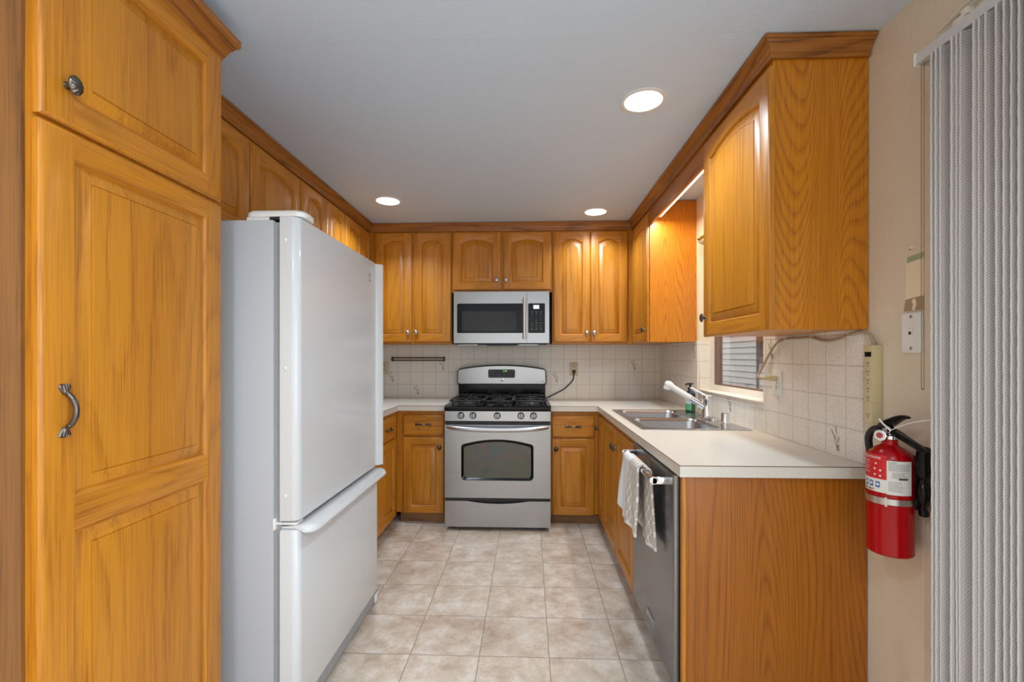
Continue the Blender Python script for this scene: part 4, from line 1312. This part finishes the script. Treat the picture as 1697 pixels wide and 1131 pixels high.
# ================================================================== sink
sk = thing('sink', 'double-bowl stainless drop-in sink set in the right counter below the window', 'sink', (0.86, 2.76, 0.914))
SZ = 0.9146
bowls = [(0.618, 1.000, 2.372, 2.742), (0.618, 1.000, 2.782, 3.152)]
mb = MB().plate(rrect(0.579, 1.138, 2.328, 3.196, 0.02, 5), [rrect(*b, 0.055, 7) for b in bowls], 'xy', SZ, SZ + 0.0032)
mb.build('rim', M['steel_sink'], sk)
for b in bowls:
    cx, cy = (b[0] + b[1]) / 2, (b[2] + b[3]) / 2
    lv = [(0.0, SZ + 0.0031, .055), (0.004, SZ - 0.004, .055), (0.008, SZ - 0.02, .055), (0.014, SZ - 0.14, .05), (0.022, SZ - 0.160, .05), (0.045, SZ - 0.170, .045), (0.10, SZ - 0.173, .04)]
    lps = [[(x, y, z) for x, y in rrect(b[0] + d, b[1] - d, b[2] + d, b[3] - d, r, 7)] for d, z, r in lv]
    bo = MB().loops(lps, 0, True, False, True).build('bowl', M['steel_sink'], sk)
    MB().lathe([(0.042, SZ - 0.1725), (0.040, SZ - 0.170), (0.030, SZ - 0.1715), (0.001, SZ - 0.1715)], (cx, cy, 0), 'z', 24).build('drain', M['chrome'], bo)
# faucet
FZ = SZ + 0.0034
fc = thing('faucet', 'chrome single-lever faucet with white pull-out spray head on the sink rim', 'faucet', (1.083, 2.79, FZ))
mb = MB().loops([[(x, y, z) for x, y in rrect(1.053 + d, 1.125 - d, 2.665 + d, 2.915 - d, 0.030, 6)] for d, z in ((0, FZ), (0, FZ + 0.006), (0.006, FZ + 0.010))], 0, True)
mb.lathe([(0.033, FZ + 0.008), (0.031, FZ + 0.014), (0.029, FZ + 0.10), (0.030, FZ + 0.104), (0.030, FZ + 0.132), (0.026, FZ + 0.137), (0.001, FZ + 0.138)], (1.083, 2.79, 0), 'z', 32)
mb.build('faucet_body', M['chrome'], fc)
p0, p1, p2 = Vector((1.075, 2.79, 0.978)), Vector((0.990, 2.815, 1.034)), Vector((0.872, 2.850, 1.112))
d = (p2 - p1).normalized()
MB().tube([p0, p0.lerp(p1, .5), p1], [0.021, 0.0205, 0.020], 20).build('spout_neck', M['chrome'], fc)
mb = MB()
mb.tube([p1, p1 + d * 0.002, p1 + d * 0.06, p1.lerp(p2, .8), p2 - d * 0.016, p2, p2 + d * 0.012 + Vector((-.004, 0, -.004)), p2 + d * 0.020 + Vector((-.006, 0, -.010))],
        [0.0190, 0.0195, 0.0185, 0.0180, 0.023, 0.0265, 0.024, 0.012], 20)
q = p2 + d * 0.004
mb.tube([q + Vector((0.004, 0, 0)), q + Vector((-0.006, 0.002, -0.020)), q + Vector((-0.009, 0.003, -0.030)), q + Vector((-0.0095, 0.003, -0.032))], [0.022, 0.023, 0.020, 0.002], 20)
mb.build('spray_head', M['white_plastic'], fc)
e_ = q + Vector((-0.010, 0.003, -0.032))
MB().tube([e_, e_ + Vector((-0.002, 0.0005, -0.006))], [0.016, 0.015], 18).build('aerator', M['gasket'], fc)
mb = MB().tube([(1.080, 2.792, FZ + 0.128), (1.060, 2.81, FZ + 0.142), (1.015, 2.848, FZ + 0.170), (1.006, 2.856, FZ + 0.176)], [0.011, 0.010, 0.0095, 0.006], 14)
mb.build('lever', M['chrome'], fc)
# air gap cap
mb = MB().lathe([(0.025, FZ), (0.025, FZ + 0.003), (0.0215, FZ + 0.004), (0.0215, FZ + 0.060), (0.019, FZ + 0.064), (0.001, FZ + 0.0645)], (1.072, 2.510, 0), 'z', 28)
tag(mb.build('air_gap_cap', M['chrome']), 'small chrome air gap cap on the near end of the sink rim', 'air gap cap')
# soap bottle
sb = thing('soap_bottle', 'blue-green pump soap bottle standing behind the faucet at the far sink corner', 'bottle', (1.087, 3.085, FZ))
mb = MB().lathe([(0.026, FZ), (0.032, FZ + 0.004), (0.032, FZ + 0.115), (0.029, FZ + 0.128), (0.016, FZ + 0.143), (0.014, FZ + 0.150)], (1.087, 3.085, 0), 'z', 28, 1)
for f_i, f in enumerate(mb.f):
    if min(mb.v[i].z for i in f) < FZ + 0.070 and max(mb.v[i].z for i in f) <= FZ + 0.0041: mb.mi[f_i] = 0
sbo = mb.build('bottle_body', [M['soap_green'], M['bottle_glass']], sb)
mb = MB().lathe([(0.0322, FZ + 0.006), (0.0322, FZ + 0.068)], (1.087, 3.085, 0), 'z', 28, cap=False)
mb.build('liquid_band', M['soap_green'], sbo)
mb = MB(); a0, a1 = math.radians(170), math.radians(262)
for k in range(12):
    aa, ab = a0 + (a1 - a0) * k / 12, a0 + (a1 - a0) * (k + 1) / 12
    R = 0.0326
    P = lambda a, z: (1.087 + R * math.cos(a), 3.085 + R * math.sin(a), FZ + z)
    mb.add([P(aa, 0.055), P(ab, 0.055), P(ab, 0.112), P(aa, 0.112)], [(0, 1, 2, 3)], 0, True)
    mb.add([P(aa, 0.015), P(ab, 0.015), P(ab, 0.055), P(aa, 0.055)], [(0, 1, 2, 3)], 1, True)
mb.build('bottle_label', [M['soap_label'], plain('label_green', rgb(96, 168, 132), 0.4)], sbo)
mb = MB().lathe([(0.0165, FZ + 0.1485), (0.0165, FZ + 0.162), (0.007, FZ + 0.164), (0.007, FZ + 0.182), (0.020, FZ + 0.184), (0.019, FZ + 0.192), (0.001, FZ + 0.194)], (1.087, 3.085, 0), 'z', 20)
mb.tube([(1.087, 3.085, FZ + 0.187), (1.055, 3.068, FZ + 0.187), (1.048, 3.064, FZ + 0.181)], [0.008, 0.006, 0.005], 10)
mb.build('pump', M['black_matte'], sb)
tag(MB().tube([(1.146, 3.128, 0.9142), (1.157, 3.132, 1.232)], 0.0055, 8).build('bottle_brush_stick', M['cream_paint']), 'thin pale stick leaning on the tile behind the soap bottle', 'stick')

# ================================================================== wall fittings
def outlet_plate(mb, mapf, mi=0):
    pass
def outlet(name, label, c, nrm, mat, slotm):
    """duplex outlet; nrm '-y' on the back wall, '-x' on the right wall"""
    cx, cy, cz = c
    def Bx(mb, u0, u1, z0, z1, d0, d1, bev=0.0, mi=0):
        if nrm == '-y': mb.box(cx + u0, cx + u1, cy - d1, cy - d0, cz + z0, cz + z1, mi, bev)
        else: mb.box(cx - d1, cx - d0, cy - u1, cy - u0, cz + z0, cz + z1, mi, bev)
    t = thing(name, label, 'outlet', c)
    mb = MB(); Bx(mb, -0.037, 0.037, -0.059, 0.059, 0.0003, 0.006, 0.0025)
    mb.build('cover_plate', mat, t)
    for dz in (-0.020, 0.020):
        mb = MB(); Bx(mb, -0.0165, 0.0165, dz - 0.0145, dz + 0.0145, 0.006, 0.0075, 0.0006)
        r = mb.build('receptacle', mat, t)
        mb = MB()
        Bx(mb, -0.0075, -0.0050, dz - 0.002, dz + 0.008, 0.0075, 0.0079); Bx(mb, 0.0050, 0.0075, dz - 0.002, dz + 0.007, 0.0075, 0.0079); Bx(mb, -0.0025, 0.0025, dz - 0.010, dz - 0.005, 0.0075, 0.0079)
        mb.build('slots', slotm, r)
    mb = MB(); Bx(mb, -0.003, 0.003, -0.003, 0.003, 0.006, 0.0076)
    mb.build('screw', M['nickel'], t)
    return t
outlet('wall_outlet', 'almond wall outlet on the back tile beside the refrigerator', (-1.297, BT, 1.186), '-y', M['almond_light'], M['slot'])
outlet('wall_outlet', 'almond wall outlet right of the stove with a black plug in it', (0.402, BT, 1.178), '-y', M['almond_light'], M['slot'])
outlet('wall_outlet', 'white wall outlet beside the sink window holding the power strip plug', (RT, 2.155, 1.167), '-x', M['white_plastic'], M['slot'])
pc = thing('power_cable', 'black power cord from the stove plugged into the back wall outlet', 'cord', (0.402, BT - .02, 1.155))
mb = MB().box(0.388, 0.416, BT - 0.036, BT - 0.0082, 1.141, 1.171, 0, 0.006)
mb.build('plug', M['black_matte'], pc)
mb = MB().tube(smooth_path([(0.402, BT - 0.024, 1.142), (0.400, BT - 0.022, 1.115), (0.386, BT - 0.016, 1.070), (0.316, BT - 0.012, 1.002), (0.236, BT - 0.010, 0.958), (0.180, BT - 0.012, 0.930), (0.168, BT - 0.012, 0.921)]), 0.005, 8)
mb.build('cord', M['black_matte'], pc)
# towel bar on the back wall
tbx = thing('towel_bar', 'slim dark bronze double-rod towel bar on the tile left of the stove', 'towel bar', (-0.99, BT - .02, 1.262))
mb = MB()
for z in (1.254, 1.277): mb.tube([(-1.228, BT - 0.026, z), (-0.752, BT - 0.026, z)], 0.0052, 8)
mb.build('rods', M['bronze'], tbx)
for x in (-1.224, -0.756):
    MB().box(x - 0.006, x + 0.006, BT - 0.034, BT - 0.0004, 1.245, 1.286, 0, 0.003).build('bracket', M['bronze'], tbx)
# power strip
ps = thing('power_strip', 'beige six-outlet power strip mounted upright on the wall above the extinguisher', 'power strip', (1.15, 1.556, 1.066))
px0, px1, py0, py1 = 1.1345, XR - 0.0006, 1.538, 1.576
psb = MB().box(px0, px1, py0, py1, 1.066, 1.327, 0, 0.003).build('housing', M['almond'], ps)
MB().box(px0 - 0.0018, px0, py0 + 0.004, py1 - 0.006, 1.289, 1.305, 0, 0.0006).build('switch', M['black'], psb)
for k, z in enumerate((1.264, 1.235, 1.207, 1.178, 1.149, 1.092)):
    mb = MB()
    yc = (py0 + py1) / 2
    mb.box(px0 - 0.0005, px0 + .001, yc + 0.0035, yc + 0.0055, z, z + 0.008).box(px0 - 0.0005, px0 + .001, yc - 0.0055, yc - 0.0035, z, z + 0.008).box(px0 - 0.0005, px0 + .001, yc - 0.002, yc + 0.002, z - 0.008, z - 0.004)
    mb.build('socket', M['slot'], psb)
mb = MB()
for z in (1.250, 1.192, 1.135): mb.box(px0 - 0.0003, px1 - 0.004, py0 - 0.0003, py1 - 0.004, z, z + 0.0007)
mb.build('seam_line', M['cord'], psb)
pts = [(1.092, 2.152, 1.187), (1.098, 2.200, 1.189), (1.115, 2.240, 1.202), (1.140, 2.256, 1.233), (1.152, 2.237, 1.275), (1.153, 2.161, 1.343), (1.153, 2.076, 1.366), (1.153, 1.973, 1.367), (1.153, 1.891, 1.366), (1.153, 1.806, 1.350), (1.153, 1.737, 1.353), (1.153, 1.674, 1.366), (1.153, 1.620, 1.3755), (1.153, 1.577, 1.366), (1.153, 1.558, 1.340), (1.152, 1.557, 1.326)]
MB().tube(smooth_path(pts), 0.0052, 10).build('cord', M['cord'], ps)
mb = MB().box(RT - 0.034, RT - 0.0081, 2.140, 2.170, 1.175, 1.199, 0, 0.005)
mb.tube([(RT - 0.030, 2.155, 1.187), (1.115, 2.155, 1.187), (1.098, 2.152, 1.187), (1.090, 2.156, 1.187)], [0.013, 0.011, 0.009, 0.006], 12)
mb.build('plug', M['almond'], ps)
mb = MB()
for y, z in ((2.076, 1.366), (1.891, 1.366), (1.674, 1.366)): mb.box(RT - 0.0135, RT - 0.0003, y - 0.004, y + 0.004, z - 0.008, z + 0.008, 0, 0.002)
mb.build('cord_clip', M['white_plastic'], ps)
# phone jack plate
jk = thing('phone_jack', 'white phone jack plate on the beige wall behind the bead chain', 'wall plate', (XR, 1.416, 1.362))
MB().loops([[(x, y, z) for y, z in rrect(1.380 + d, 1.452 - d, 1.300 + d, 1.424 - d, 0.008, 4)] for x, d in ((XR - 0.0003, 0), (XR - 0.008, 0), (XR - 0.013, 0.004))], 0, False).build('cover_plate', M['white_plastic'], jk)
mb = MB().box(XR - 0.0165, XR - 0.0128, 1.405, 1.422, 1.352, 1.376, 0, 0.001)
js = mb.build('jack_socket', M['white_plastic'], jk)
MB().box(XR - 0.0170, XR - 0.0164, 1.409, 1.418, 1.356, 1.365).build('jack_hole', M['slot'], js)
mb = MB()
for z in (1.410, 1.314): mb.lathe([(0.005, 0.0128), (0.005, 0.0145), (0.001, 0.016)], (XR, 1.413, z), '-x', 14)
mb.build('screw', M['nickel'], jk)

# ================================================================== fire extinguisher
EX, EY, ER, EZ0 = 1.088, 1.405, 0.0575, 0.702
PH0 = math.atan2(-EY, -EX)
fe = thing('fire_extinguisher', 'red fire extinguisher strapped to the beige wall at the counter end', 'fire extinguisher', (EX, EY, EZ0))
ed = 0
mb = MB().lathe([(0.050, EZ0 + 0.006), (ER - 0.004, EZ0), (ER, EZ0 + 0.004), (ER, EZ0 + 0.272), (ER * 0.96, EZ0 + 0.288), (ER * 0.84, EZ0 + 0.302), (ER * 0.62, EZ0 + 0.313), (0.026, EZ0 + 0.319), (0.020, EZ0 + 0.324), (0.0195, EZ0 + 0.338)], (EX, EY, 0), 'z', 56)
eb = mb.build('cylinder', M['red'], fe)
def CY(R):
    return lambda u, z: (EX + R * math.cos(PH0 + u / ER), EY + R * math.sin(PH0 + u / ER), z)
def cyl_patch(mb, a0, a1, z0, z1, R, mi=0, n=24):
    for k in range(n):
        aa, ab = math.radians(a0 + (a1 - a0) * k / n), math.radians(a0 + (a1 - a0) * (k + 1) / n)
        P = lambda a, z: (EX + R * math.cos(PH0 + a), EY + R * math.sin(PH0 + a), z)
        mb.add([P(aa, z0), P(ab, z0), P(ab, z1), P(aa, z1)], [(0, 1, 2, 3)], mi, True)
mb = MB()
R1, R2 = ER + 0.0004, ER + 0.0008
cyl_patch(mb, -120, -7, 0.927, 0.999, R1, 1)
cyl_patch(mb, -120, -7, 0.888, 0.927, R1, 0)
cyl_patch(mb, -7, 56, 0.886, 0.985, R2, 0)
for a0 in (-34, -52, -70):
    cyl_patch(mb, a0, a0 + 11, 0.902, 0.919, R2, 2, 4)
lab = mb.build('label', [M['label_white'], M['label_red'], M['label_blue']], eb)
mb = MB(); cm = CY(ER + 0.0011)
put_text(mb, 'INSTRUCTIONS', 0.0098, lambda u, v: cm(u + ER * math.radians(-55), 0.986 + v), 0, True)
for k in range(5):
    a0 = -92
    for q in range(3): pass
    cyl_patch(mb, -95, -52 - 4 * (k % 2), 0.975 - k * 0.008, 0.9765 - k * 0.008, ER + 0.0011, 0, 10)
for a, z in ((-33, .972), (-36, .956), (-22, .953), (-36, .939), (-22, .937)):
    P = [(ER * math.radians(a) + 0.0030 * math.cos(t * PI / 5), z + 0.0030 * math.sin(t * PI / 5)) for t in range(10)]
    mb.add([cm(u, z_) for u, z_ in P], [tuple(range(10))], 0)
for a0 in (-34, -52, -70):
    P = [(ER * math.radians(a0 + 5.5) + 0.0036 * math.cos(t * PI / 4 + 0.4) * (1 + .3 * (t % 2)), 0.911 + 0.0045 * math.sin(t * PI / 4 + 0.4)) for t in range(8)]
    mb.add([cm(u, z_) for u, z_ in P], [tuple(range(8))], 0)
mb.build('label_lettering_white', M['label_white'], lab)
mb = MB()
put_text(mb, 'First Alert', 0.0085, lambda u, v: cm(u + ER * math.radians(-58), 0.8915 + v), 0, True, 0.25)
put_text(mb, 'WARNING', 0.0042, lambda u, v: cm(u + ER * math.radians(6), 0.9785 + v), 0, True)
cyl_patch(mb, 20, 44, 0.931, 0.936, ER + 0.0012, 0, 8)
mb.build('label_lettering_black', M['ink'], lab)
mb = MB()
rl = random.Random(3)
for k in range(7):
    cyl_patch(mb, -3, 50 - rl.random() * 5, 0.975 - k * 0.0031, 0.9762 - k * 0.0031, ER + 0.0011, 0, 10)
for k in range(6):
    cyl_patch(mb, 5, 30 + rl.random() * 18, 0.951 - k * 0.0031, 0.9521 - k * 0.0031, ER + 0.0011, 0, 8)
for k in range(8):
    cyl_patch(mb, -3, 16 + rl.random() * 20, 0.923 - k * 0.0038, 0.9242 - k * 0.0038, ER + 0.0011, 0, 8)
mb.build('label_small_print', M['ink_grey'], lab)
# strap, clamp and wall bracket
mb = MB()
for k in range(60):
    pass
ring = lambda R, z: [(EX + R * math.cos(2 * PI * k / 56), EY + R * math.sin(2 * PI * k / 56), z) for k in range(56)]
mb.loops([ring(ER + 0.0006, 0.856), ring(ER + 0.0022, 0.856), ring(ER + 0.0022, 0.873), ring(ER + 0.0006, 0.873)], 0, True, False, False)
cl = CY(ER + 0.006)
sp = mb.build('strap', M['nickel'], fe)
mb = MB()
def clampbox(a0, a1, z0, z1, r0, r1):
    n = 6; lps = []
    for k in range(n + 1):
        a = PH0 + math.radians(a0 + (a1 - a0) * k / n)
        lps.append([(EX + r * math.cos(a), EY + r * math.sin(a), z) for r, z in ((r0, z0), (r1, z0), (r1, z1), (r0, z1))])
    mb.loops(lps, 0, False)
clampbox(-62, -10, 0.8545, 0.8745, ER + 0.0024, ER + 0.0052)
clampbox(-10, -5, 0.851, 0.878, ER + 0.0024, ER + 0.0075)
mb.build('clamp', M['nickel'], sp)
mb = MB().box(XR - 0.0245, XR - 0.0008, EY - 0.012, EY + 0.016, 0.83, 0.99, 0, 0.003)
mb.build('wall_bracket', M['black_matte'], fe)
# valve, gauge, levers, hose
mb = MB().lathe([(0.0185, EZ0 + 0.3385), (0.021, EZ0 + 0.340), (0.021, EZ0 + 0.350), (0.016, EZ0 + 0.353), (0.016, EZ0 + 0.372), (0.010, EZ0 + 0.376)], (EX, EY, 0), 'z', 24)
mb.tube([(EX, EY, 1.058), (EX - 0.014, EY - 0.004, 1.055), (EX - 0.026, EY - 0.008, 1.054)], 0.0075, 12)
vl = mb.build('valve', M['chrome'], fe)
gd = Vector((-0.86, -0.50, 0.06)).normalized()
gc = Vector((EX - 0.036, EY - 0.012, 1.054))
def disc(mb, c, d, prof, seg=24, mi=0):
    u = d.cross(Vector((0, 0, 1))).normalized(); w = u.cross(d)
    mb.loops([[c + d * h + (u * math.cos(2 * PI * k / seg) + w * math.sin(2 * PI * k / seg)) * r for k in range(seg)] for r, h in prof], mi, True)
mb = MB(); disc(mb, gc, gd, [(0.014, -0.006), (0.0165, -0.004), (0.0165, 0.005), (0.0145, 0.0065)])
gg = mb.build('gauge', M['chrome'], vl)
mb = MB(); disc(mb, gc, gd, [(0.0140, 0.0066), (0.001, 0.0068)])
mb.build('gauge_face', M['label_white'], gg)
mb = MB(); disc(mb, gc, gd, [(0.0085, 0.0069), (0.001, 0.0070)])
mb.build('gauge_band', plain('gauge_red', rgb(170, 60, 66), 0.4), gg)
def lever(pts, wds, ths):
    mb = MB(); P = [Vector(p) for p in pts]; lps = []
    for i, p in enumerate(P):
        T = (P[min(i + 1, len(P) - 1)] - P[max(i - 1, 0)]).normalized()
        S = Vector((1, 0, 0)); N = S.cross(T).normalized()
        lps.append([p + S * wds[i] * a + N * ths[i] * b for a, b in ((-1, -.6), (-.7, -1), (.7, -1), (1, -.6), (1, .6), (.7, 1), (-.7, 1), (-1, .6))])
    mb.loops(lps, 0, True)
    return mb
lever([(EX, 1.450, 1.066), (EX, 1.425, 1.079), (EX, 1.400, 1.092), (EX, 1.372, 1.107), (EX, 1.352, 1.114), (EX, 1.336, 1.114)], [.009, .013, .013, .012, .010, .005], [.008, .012, .011, .008, .006, .003]).build('squeeze_lever', M['black'], vl)
lever([(EX, 1.436, 1.070), (EX, 1.405, 1.069), (EX, 1.372, 1.060), (EX, 1.335, 1.046), (EX, 1.305, 1.036), (EX, 1.292, 1.028)], [.013, .014, .013, .012, .012, .008], [.006, .009, .008, .007, .006, .004]).build('carry_handle', M['black'], vl)
mb = MB().tube(smooth_path([(EX, EY + 0.018, 1.062), (EX - 0.004, EY + 0.052, 1.064), (EX - 0.003, EY + 0.080, 1.035), (EX + 0.008, EY + 0.088, 0.985), (EX + 0.030, EY + 0.085, 0.94), (EX + 0.045, EY + 0.06, 0.90), (EX + 0.058, EY + 0.03, 0.86)], 6), 0.0105, 14)
mb.build('hose', M['black_matte'], vl)
mb = MB().tube(smooth_path([(1.118, 1.322, 1.026), (1.124, 1.330, 1.00), (1.130, 1.336, 0.965), (1.134, 1.340, 0.945), (1.134, 1.344, 0.925), (1.134, 1.340, 0.895), (1.136, 1.346, 0.868), (1.138, 1.350, 0.850), (1.138, 1.346, 0.835), (1.138, 1.345, 0.826)], 4),
    [r for r in (0.017, .017, .017, .0175, .018, .0185, .019, .0195, .020, .020, .020, .0195, .0175, .0155, .0135, .013, .0135, .015, .0175, .019, .0195, .019, .018, .016, .0145, .0125, .011, .0105, .0095, .010, .0115, .012, .0125, .012, .011, .007, .003)][:37], 16)
mb.build('discharge_horn', M['black'], fe)
mb = MB().tube(smooth_path([(EX - 0.012, 1.415, 1.074), (EX - 0.02, 1.405, 1.066), (EX - 0.018, 1.392, 1.060), (EX - 0.014, 1.384, 1.070), (EX - 0.014, 1.392, 1.080), (EX - 0.012, 1.412, 1.080)]), 0.0012, 6)
mb.build('pull_pin', M['chrome'], vl)
mb = MB().tube(smooth_path([(EX - 0.016, 1.425, 1.098), (EX - 0.017, 1.408, 1.086), (EX - 0.016, 1.388, 1.074), (EX - 0.014, 1.384, 1.070)]), 0.0028, 6)
mb.tube(smooth_path([(EX - 0.014, 1.384, 1.070), (EX - 0.010, 1.340, 1.093), (EX - 0.008, 1.300, 1.108), (EX - 0.006, 1.262, 1.117), (EX - 0.004, 1.245, 1.119)]), 0.0011, 6)
mb.build('safety_tie', M['cream_paint'], vl)

# ================================================================== vertical blinds
vb = thing('vertical_blind', 'grey woven vertical blind vanes hanging from a white headrail at the right edge', 'blind', (1.105, 0.6, 2.10))
mb = MB().prism([(1.083, 2.106), (1.085, 2.136), (1.088, 2.138), (1.128, 2.138), (1.128, 2.106), (1.110, 2.106), (1.110, 2.112), (1.100, 2.112), (1.100, 2.106)], 'xz', -1.0, 1.308)
mb.build('headrail', M['rail_white'], vb)
MB().box(1.081, 1.130, 1.308, 1.314, 2.103, 2.140, 0, 0.002).build('rail_end_cap', M['white_plastic'], vb)
for y in (1.27, 0.2, -0.8): MB().box(1.12, XR - 0.0005, y - 0.012, y + 0.012, 2.134, 2.150, 0, 0.002).build('rail_bracket', M['almond_light'], vb)
rv = random.Random(11)
y = 1.220
VS = []
gaps = [0, .011, .014, .021, .018, .010, .022, .017, .013, .018, .014, .012, .009, .020, .024, .013, .018, .014, .02, .016, .015, .02, .016, .018]
for k in range(24):
    y -= gaps[k] * 1.15
    ang = math.radians(rv.uniform(-34, -6))
    ph = rv.uniform(0, 6); zt_ = 2.1045 + 0; amp = rv.uniform(0.002, 0.006)
    mb = MB(); lp = []
    nz, nx_ = 24, 8
    hw = 0.0445
    edges = ([], [])
    for j in range(nz + 1):
        z = 0.02 + (2.094 - 0.02) * j / nz
        tw_ = ang + math.radians(2.2) * math.sin(z * 2.1 + ph) * (1 - j / nz * 0.6)
        off = amp * math.sin(z * 1.6 + ph) * (1 - j / nz)
        row = []
        for i in range(nx_ + 1):
            u = -hw + 2 * hw * i / nx_
            cv = 0.004 * (1 - (u / hw) ** 2)
            row.append((1.105 + u * math.cos(tw_) + cv * math.sin(tw_), y + u * math.sin(tw_) + cv * math.cos(tw_) + off, z))
        edges[0].append(row[0]); edges[1].append(row[-1])
        lp.append(row)
    vs_ = [p for r in lp for p in r]; n = nx_ + 1
    mb.add(vs_, [(j * n + i, j * n + i + 1, (j + 1) * n + i + 1, (j + 1) * n + i) for j in range(nz) for i in range(nx_)], 0, True)
    vo = mb.build('vane', M['fabric'], vb)
    md_ = vo.modifiers.new('thickness', 'SOLIDIFY'); md_.thickness = 0.0012
    mb = MB()
    for e_ in edges:
        pp = []
        for p in smooth_path(e_, 6): pp.append(p)
        mb.tube([Vector((p.x + 0.0005 * math.sin(i * 1.9 + k), p.y, p.z)) for i, p in enumerate(pp)], 0.0021, 6)
    mb.build('piping', M['vane_cord'], vo)
    mb = MB().box(1.098, 1.112, y - 0.004, y + 0.004, 2.0885, 2.1125, 0, 0.001)
    mb.build('vane_clip', M['white_plastic'], vo)
mb = MB()
r_ = 0.0024
for k in range(300):
    s = k / 300
    pts_n = 0.0062
    if k < 146: p = (1.095, 1.3035, 2.108 - k * pts_n)
    elif k < 152:
        a = PI * (k - 145.5) / 6
        p = (1.095, 1.2995 + 0.004 * math.cos(a), 2.108 - 146 * pts_n - 0.005 * math.sin(a))
    elif k < 298: p = (1.095, 1.2955, 2.108 - (297 - k) * pts_n)
    else: continue
    x, y_, z = p
    mb.add([(x + r_, y_, z), (x - r_, y_, z), (x, y_ + r_, z), (x, y_ - r_, z), (x, y_, z + r_), (x, y_, z - r_)],
           [(0, 2, 4), (2, 1, 4), (1, 3, 4), (3, 0, 4), (2, 0, 5), (1, 2, 5), (3, 1, 5), (0, 3, 5)], 0, True)
for yy in (1.3035, 1.2955): mb.tube([(1.095, yy, 2.108), (1.095, yy, 2.108 - 146 * 0.0062)], 0.0006, 5)
mb.build('bead_chain', plain('bead_chain_metal', rgb(150, 128, 98), 0.35, 0.7), vb)
# old curtain bracket left on the wall above the headrail
cbk = thing('curtain_bracket', 'cream metal double curtain bracket screwed to the wall above the blind headrail', 'bracket', (XR, 1.245, 2.19))
mb = MB().box(XR - 0.030, XR - 0.0005, 1.236, 1.262, 2.165, 2.192, 0, 0.002).box(XR - 0.004, XR - 0.0004, 1.20, 1.270, 2.160, 2.205, 0, 0.001)
mb.build('wall_bracket', M['cream_paint'], cbk)
mb = MB()
for z, y0 in ((2.204, 1.305), (2.215, 1.265)):
    path_ = [(XR - 0.010, 1.17, z + 0.003), (XR - 0.012, y0 - 0.045, z + 0.001), (XR - 0.016, y0 - 0.018, z - 0.004), (XR - 0.020, y0, z - 0.012)]
    for a, b in zip(path_[:-1], path_[1:]):
        mb.add([a, b, (b[0] - .012, b[1], b[2]), (a[0] - .012, a[1], a[2])] + [(p[0], p[1], p[2] + .002) for p in (a, b, (b[0] - .012, b[1], b[2]), (a[0] - .012, a[1], a[2]))],
               [(0, 1, 2, 3), (4, 5, 6, 7), (0, 1, 5, 4), (1, 2, 6, 5), (2, 3, 7, 6), (3, 0, 4, 7)])
mb.box(XR - 0.024, XR - 0.006, 1.225, 1.245, 2.190, 2.2085, 0, 0.001)
mb.build('bent_arm', M['cream_paint'], cbk)
